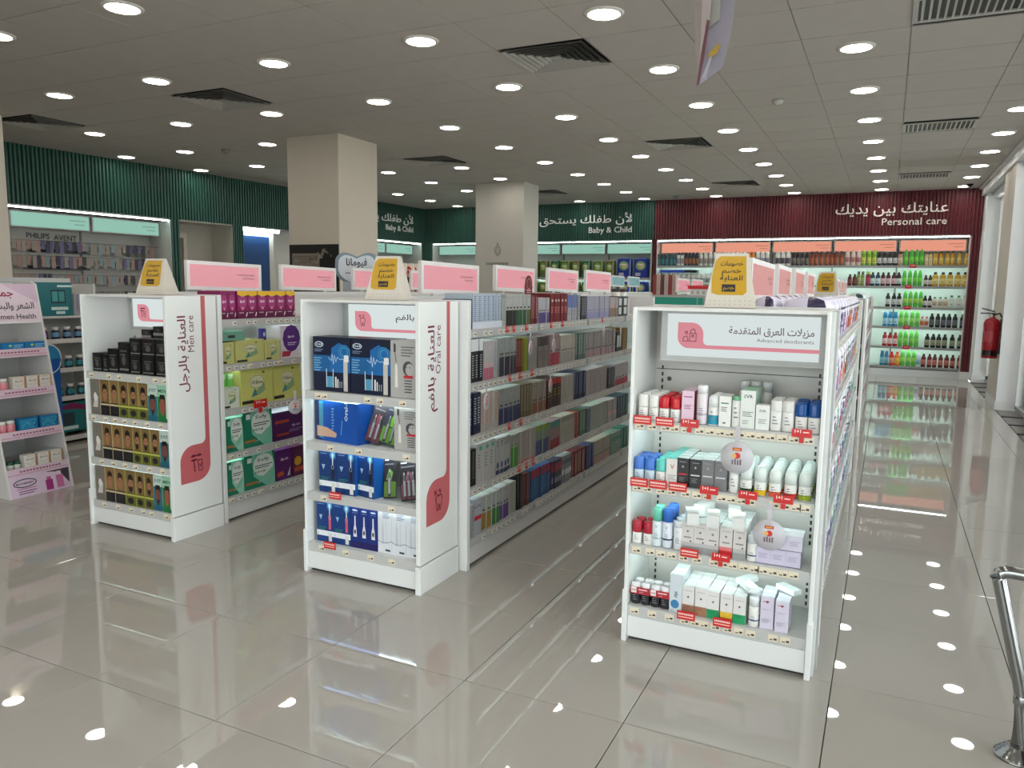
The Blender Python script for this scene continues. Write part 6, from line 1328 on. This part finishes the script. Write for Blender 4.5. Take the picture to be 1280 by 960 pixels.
# ---- vitamin shelf left of the men care unit
vx = -6.42; r = empty('vitamin_shelf', (vx, 4.25, 0)); VY0, VY1 = 3.80, 4.62
b = MB(); b.box((-.36,VY0-4.25,0), (-.34,VY1-4.25,1.45), S(196,196,192)); b.build('back_panel', r)
for yy in (VY0,VY1-.02): MB().box((-.36,yy-4.25,0), (0,yy-4.25+.02,1.40), S(206,206,202)).build('side_panel', r)
VZ = [.10,.40,.62,.86,1.10,1.24]
zs_ = [U(100,p,X=vx).z for p in (551,498,462,431)]
VZ = [zs_[0], zs_[1], zs_[2], zs_[3]]
VZ = [.06] + [U(98,p,X=vx).z for p in (494,459,423)]
for z in VZ: b = MB(); b.box((-.34,VY0+.02-4.25,z-.02), (-.004,VY1-.02-4.25,z), S(196,196,192)); b.box((-.004,VY0+.02-4.25,z-.035), (0,VY1-.02-4.25,z+.005), S(206,206,202)); b.build('shelf', r)
hz0, hz1 = U(72,395,X=vx).z, U(72,353,X=vx).z
b = MB(); b.box((-.012,VY0-4.25,hz0), (.0,U(90,370,X=vx).y-4.25,hz1), S(14,104,110), 'carton'); F = side(0, VY0-4.25, hz0); ww = U(90,370,X=vx).y-VY0; 
yy0 = U(72,370,X=vx).y-VY0
b.rect(F, yy0-.06, (hz1-hz0)*.38, yy0+.07, (hz1-hz0)*.78, S(30,40,50), 1); b.rect(F, yy0-.05,(hz1-hz0)*.43,yy0-.0,(hz1-hz0)*.73,S(60,150,150),2); b.rect(F, yy0+.01,(hz1-hz0)*.43,yy0+.06,(hz1-hz0)*.73,S(60,140,140),2)
b.rect(F, yy0-.06,(hz1-hz0)*.18,yy0+.09,(hz1-hz0)*.27,S(200,220,215),1); b.rect(F, yy0-.02,(hz1-hz0)*.06,yy0+.06,(hz1-hz0)*.14,S(200,220,215),1); b.rect(F, yy0-.0,(hz1-hz0)*.86,yy0+.14,(hz1-hz0)*.92,S(200,220,215),1); b.build('teal_board', r)
b = MB(); b.box((-.3,VY0+.05-4.25,.10), (-.02,VY1-.06-4.25,.36), S(14,110,112), 'carton'); F = side(-.02, VY0+.05-4.25, .10); b.art(F,[(.3,.2),(.5,.26),(.7,.2),(.7,.17),(.5,.2)],S(120,30,80),1); b.rect(F,.35,.06,.52,.17,S(40,60,70),1); b.rect(F,.36,.02,.55,.05,S(200,220,215),1); b.build('teal_box', r)
tag(r, 'shelf of vitamin bottles with teal board between the stand and Men care unit', 'shelf')
vb = lambda c, l: cached(('vb', c, l), lambda: MB().lathe([(.03,0,c),(.034,.01,c),(.034,.02,l),(.034,.06,c),(.026,.075,c),(.02,.08,W_),(.026,.082,W_),(.026,.105,W_),(.0005,.106,W_)], 12).mesh('vitamin_bottle'))
vcs = [(S(40,30,70),S(110,60,130),'purple'),(S(20,60,80),S(40,130,140),'petrol'),(S(24,30,60),S(90,130,160),'navy')]
for lv, z in enumerate(VZ[1:]):
    for k in range(6):
        c, l, nm = vcs[(0 if lv == 2 and k < 3 else (1 if lv < 2 else 2))]
        put('vitamin_bottle', vb(c, l), (vx-.045, VY0+.14+k*.105, z), nm+' vitamin bottle with white cap', ('third shelf','second shelf','top shelf')[lv]+' left of Men care', 'bottle', 'vitamin bottles')
for k in range(2): put('carton', carton(.07,.06,.19,(S(150,150,160),S(120,120,130))[k],vtext(S(90,90,110))), (vx-.05, VY1-.16+k*.075, hz0+.0), ('pale grey carton right of the teal board','dark grey carton right of the teal board')[k], 'left of Men care', 'carton', 'grey cartons', 1, PI/2)
# shelf below those two cartons
MB().box((-.34,VY0+.02-4.25,hz0-.02), (0,VY1-.02-4.25,hz0-.0005), S(200,200,196)).build('shelf', r)
# blue hoop display between them
hx_ = -6.0; p0 = U(60,560,X=hx_); r = empty('blue_display', (hx_, p0.y, 0)); b = MB(); ztop = U(66,432,X=hx_).z; rr = .115
y_a = U(52,500,X=hx_).y; y_b = U(79,500,X=hx_).y; hw = (y_b-y_a)/2; cy = (y_a+y_b)/2-p0.y
b.box((-.02,cy-hw*.8,0), (.0,cy+hw*.9,ztop-hw*1.2), S(24,90,170), 'carton'); F = side(.0, cy, 0)
for k in range(5): b.stroke(F, [(-hw*.5, .08+k*.12),(hw*.1, .14+k*.12),(-hw*.2,.17+k*.12)], .02, S(18,50,130), 1)
b.build('blue_board', r)
b = MB(); b.disc((V((-.004,cy,ztop-hw*1.2)),V((0,1,0)),V((0,0,1)),V((1,0,0))),0,0,hw*1.05,hw*1.25,S(40,140,190),1,24); b.disc((V((-.004,cy,ztop-hw*1.2)),V((0,-1,0)),V((0,0,1)),V((-1,0,0))),0,0,hw*1.05,hw*1.25,S(40,140,190),1,24); b.rect(side(-.004,cy,ztop-hw*1.2),-hw*.6,-hw*.5,hw*.5,-hw*.1,S(190,150,90),3); b.build('round_board', r)
MB().tube([(-.004,cy+hw*1.08*math.cos(a*PI/12),ztop-hw*1.2+hw*1.28*math.sin(a*PI/12)) for a in range(-6,19)], .006, S(205,214,214), 'plastic', 8).build('hoop', r)
tag(r, 'blue floor display with round hooped top behind the pink stand', 'stand')
# ---- fire extinguisher on the pier
ec = U(1238,420,X=1.17); ez0, ez1 = U(1238,449,X=1.17).z, U(1238,397,X=1.17).z; hE = ez1-ez0; r = empty('fire_extinguisher', (1.175, ec.y, ez0)); RD = S(150,16,30)
b = MB(); b.lathe([(.085,0,RD),(.088,.03,S(40,14,18)),(.088,hE*.2,RD),(.09,hE*.22,RD),(.09,hE*.86,RD),(.075,hE*.95,RD),(.035,hE,RD),(.03,hE*1.03,RD)], 24); b.build('cylinder', r)
b = MB(); b.lathe([(.022,hE*1.02,DARK),(.022,hE*1.12,DARK)], 12); b.box((-.13,-.012,hE*1.10), (.03,.012,hE*1.13), DARK, 'plastic'); b.add([(-.12,-.01,hE*1.22),(.02,-.01,hE*1.14),(.02,.01,hE*1.14),(-.12,.01,hE*1.22),(-.12,-.01,hE*1.25),(.02,-.01,hE*1.18),(.02,.01,hE*1.18),(-.12,.01,hE*1.25)],[(0,3,2,1),(4,5,6,7),(0,1,5,4),(1,2,6,5),(2,3,7,6),(3,0,4,7)],DARK,'plastic'); b.build('handle', r)
b = MB(); b.tube([(.02,0,hE*1.08),(.07,-.03,hE*1.12),(.10,-.07,hE*1.0),(.095,-.085,hE*.6),(.09,-.08,hE*.12)], .012, DARK, 'plastic', 8); b.build('hose', r)
b = MB(); b.disc((V((-.02,-.03,hE*1.06)),V((1,0,0)),V((0,0,1)),V((0,-1,0))),0,0,.022,.022,S(190,190,180),1,12); b.box((-.042,-.029,hE*1.03),(.002,-.015,hE*1.09),DARK,'plastic'); b.build('gauge', r)
b = MB(); b.add([(.0905*math.sin(a)*-1,-.0905*math.cos(a),z) for z in (hE*.42,hE*.68) for a in (-.1,.2,.5,.8,1.1)],[(i,i+1,i+6,i+5) for i in range(4)],S(170,60,66),'carton'); b.build('label', r)
MB().box((.085,-.03,hE*.7), (.096,.03,hE*.98), GREY, 'metal').build('bracket', r)
tag(r, 'red fire extinguisher with black hose hanging on the pier by the window', 'extinguisher')
# ---- stainless rail in the right foreground
r = empty('guard_rail', (.450, 2.68, 0)); ST = S(150,152,152)
b = MB(); b.lathe([(.062,0,ST),(.062,.006,ST),(.055,.009,ST),(.052,.016,ST),(.045,.018,ST),(.042,.026,ST),(.034,.028,ST),(.031,.036,ST),(.024,.037,ST)], 28, mt='metal'); b.build('base_flange', r)
pts = [(0,0,.03),(0,0,.17),(-.003,0,.20),(-.010,0,.235),(-.088,0,.555)]
for a in range(1,8): t_ = a/7*PI/2*1.15; pts.append((-.088-.008+.035*(1-math.cos(t_))*1.1, -.004*a/7, .557+.026*math.sin(t_)))
pts += [(.2,-.03,.578),(.9,-.10,.576)]
b = MB(); b.tube(pts, .0195, ST, 'metal', 20); b.build('rail_tube', r)
b = MB(); b.lathe([(.0225,.17,ST),(.0235,.172,ST),(.0235,.20,ST),(.0225,.202,ST)], 20, mt='metal'); b.build('collar', r)
b = MB(); b.tube([(.9,-.10,.576),(.94,-.10,.55),(.96,-.10,.2),(.96,-.10,.02)], .0195, ST, 'metal', 16); b.lathe([(.062,0,ST),(.055,.009,ST),(.024,.03,ST)], 20, c=(.96,-.10,0), mt='metal'); b.build('far_post', r)
b = MB(); b.tube([(.012,.02,.33),(.06,.03,.35)], .016, DARK, 'plastic', 10); b.tube([(.075,.04,.02),(.06,.03,.35),(.04,.02,.50)], .009, DARK, 'metal', 8); b.build('brace', r)
tag(r, 'polished steel guard rail at the lower right edge on a round flange', 'rail')
# ---- hanging sign under the ceiling
Y_ = 3.2; P0 = V((-.74, Y_, 2.23)); r = empty('hanging_sign', tuple(P0))
def hv(px, py, Y): return U(px, py, Y=Y)-P0
def sheet(name, rows, col, th=.003):
    b = MB(); n = len(rows[0]); vs = [p for rw_ in rows for p in rw_]; m_ = len(rows)
    vs2 = [p+V((0,th,0)) for p in vs]; N = len(vs)
    fs = [(j*n+i, (j+1)*n+i, (j+1)*n+i+1, j*n+i+1) for j in range(m_-1) for i in range(n-1)]
    b.add(vs+vs2, fs+[tuple(N+q for q in reversed(f)) for f in fs]+[(j*n, N+j*n, N+(j+1)*n, (j+1)*n) for j in range(m_-1)]+[(j*n+n-1, (j+1)*n+n-1, N+(j+1)*n+n-1, N+j*n+n-1) for j in range(m_-1)]+[(i+1, N+i+1, N+i, i) for i in range(n-1)], col, 'carton'); return b
pyb = [(-90,-90),(-40,-40),(0,0),(40,55),(75,100)]
b = sheet('a', [[hv(869,-95,Y_),hv(876,-95,Y_-.01),hv(888,-95,Y_)],[hv(868,0,Y_),hv(878,0,Y_-.012),hv(889,0,Y_)],[hv(869,55,Y_),hv(876,50,Y_-.01),hv(886,30,Y_)],[hv(871.5,107,Y_),hv(873,100,Y_-.004),hv(876,84,Y_)]], S(150,138,136)); b.build('pink_panel', r)  # sign sheets coloured darker to stand for the backlit front
b = sheet('b', [[hv(886,-95,Y_+.03),hv(903,-95,Y_+.05),hv(921,-95,Y_+.07)],[hv(885,0,Y_+.03),hv(902,0,Y_+.05),hv(919,-2,Y_+.07)],[hv(880,50,Y_+.03),hv(898,45,Y_+.05),hv(914,38,Y_+.07)],[hv(873,106,Y_+.015),hv(884,99,Y_+.04),hv(903,84,Y_+.06)]], S(126,120,130))
b.build('lilac_panel', r)
b = sheet('c', [[hv(884,24,Y_-.006),hv(887,26,Y_-.006)],[hv(876,70,Y_-.006),hv(880,72,Y_-.006)],[hv(870.5,107,Y_-.006),hv(874,105,Y_-.006)]], S(100,58,66)); b.build('maroon_edge', r)
b = sheet('d', [[hv(879,-60,Y_+.02),hv(901,-60,Y_+.02)],[hv(877,20,Y_+.02),hv(900,6,Y_+.02)],[hv(877,42,Y_+.02),hv(899,24,Y_+.02)]], S(150,148,142))
b.build('white_card', r)
b = MB(); c_ = [hv(885,73,Y_+.012),hv(886,66,Y_+.012),hv(899,54,Y_+.016),hv(901,57,Y_+.016),hv(896,67,Y_+.016)]; b.add(c_, [(0,1,2,3,4)], S(160,128,40), 'carton'); b.build('yellow_mark', r)
MB().tube([hv(880,-94,Y_), (V((-.74,Y_,H))-P0)+V((.02,0,0))], .0012, GREY, 'metal', 5).build('wire', r); MB().tube([hv(915,-94,Y_+.07), (V((-.60,Y_+.07,H))-P0)], .0012, GREY, 'metal', 5).build('wire', r)
tag(r, 'folded pink and lilac sign hanging from the ceiling at the top edge', 'sign')
# ================================================================ LABELS
from collections import defaultdict
cnt = defaultdict(list)
for t_ in REG: cnt[(t_[1], t_[2])].append(t_)
def spos(o): p = PJ(o.matrix_world.translation if o.parent else o.location); return p[0]
for (desc, where), L_ in cnt.items():
    rows = defaultdict(list)
    for t_ in L_: rows[t_[5]].append(t_)
    for rwn, R2 in rows.items():
        R2.sort(key=lambda t_: spos(t_[0]))
        for i, (o, d_, w2, cat, grp, rn) in enumerate(R2):
            pos = '' if len(R2) == 1 else ', %s from left' % nth(i+1)
            bk_ = '' if rn == 1 else ', %s row back' % nth(rn)
            tag(o, '%s%s%s, %s' % (desc, pos, bk_, where), cat, grp)
            n = len(o['label'].split())
            if n > 16 or n < 4: print('LABEL', n, o['label'])
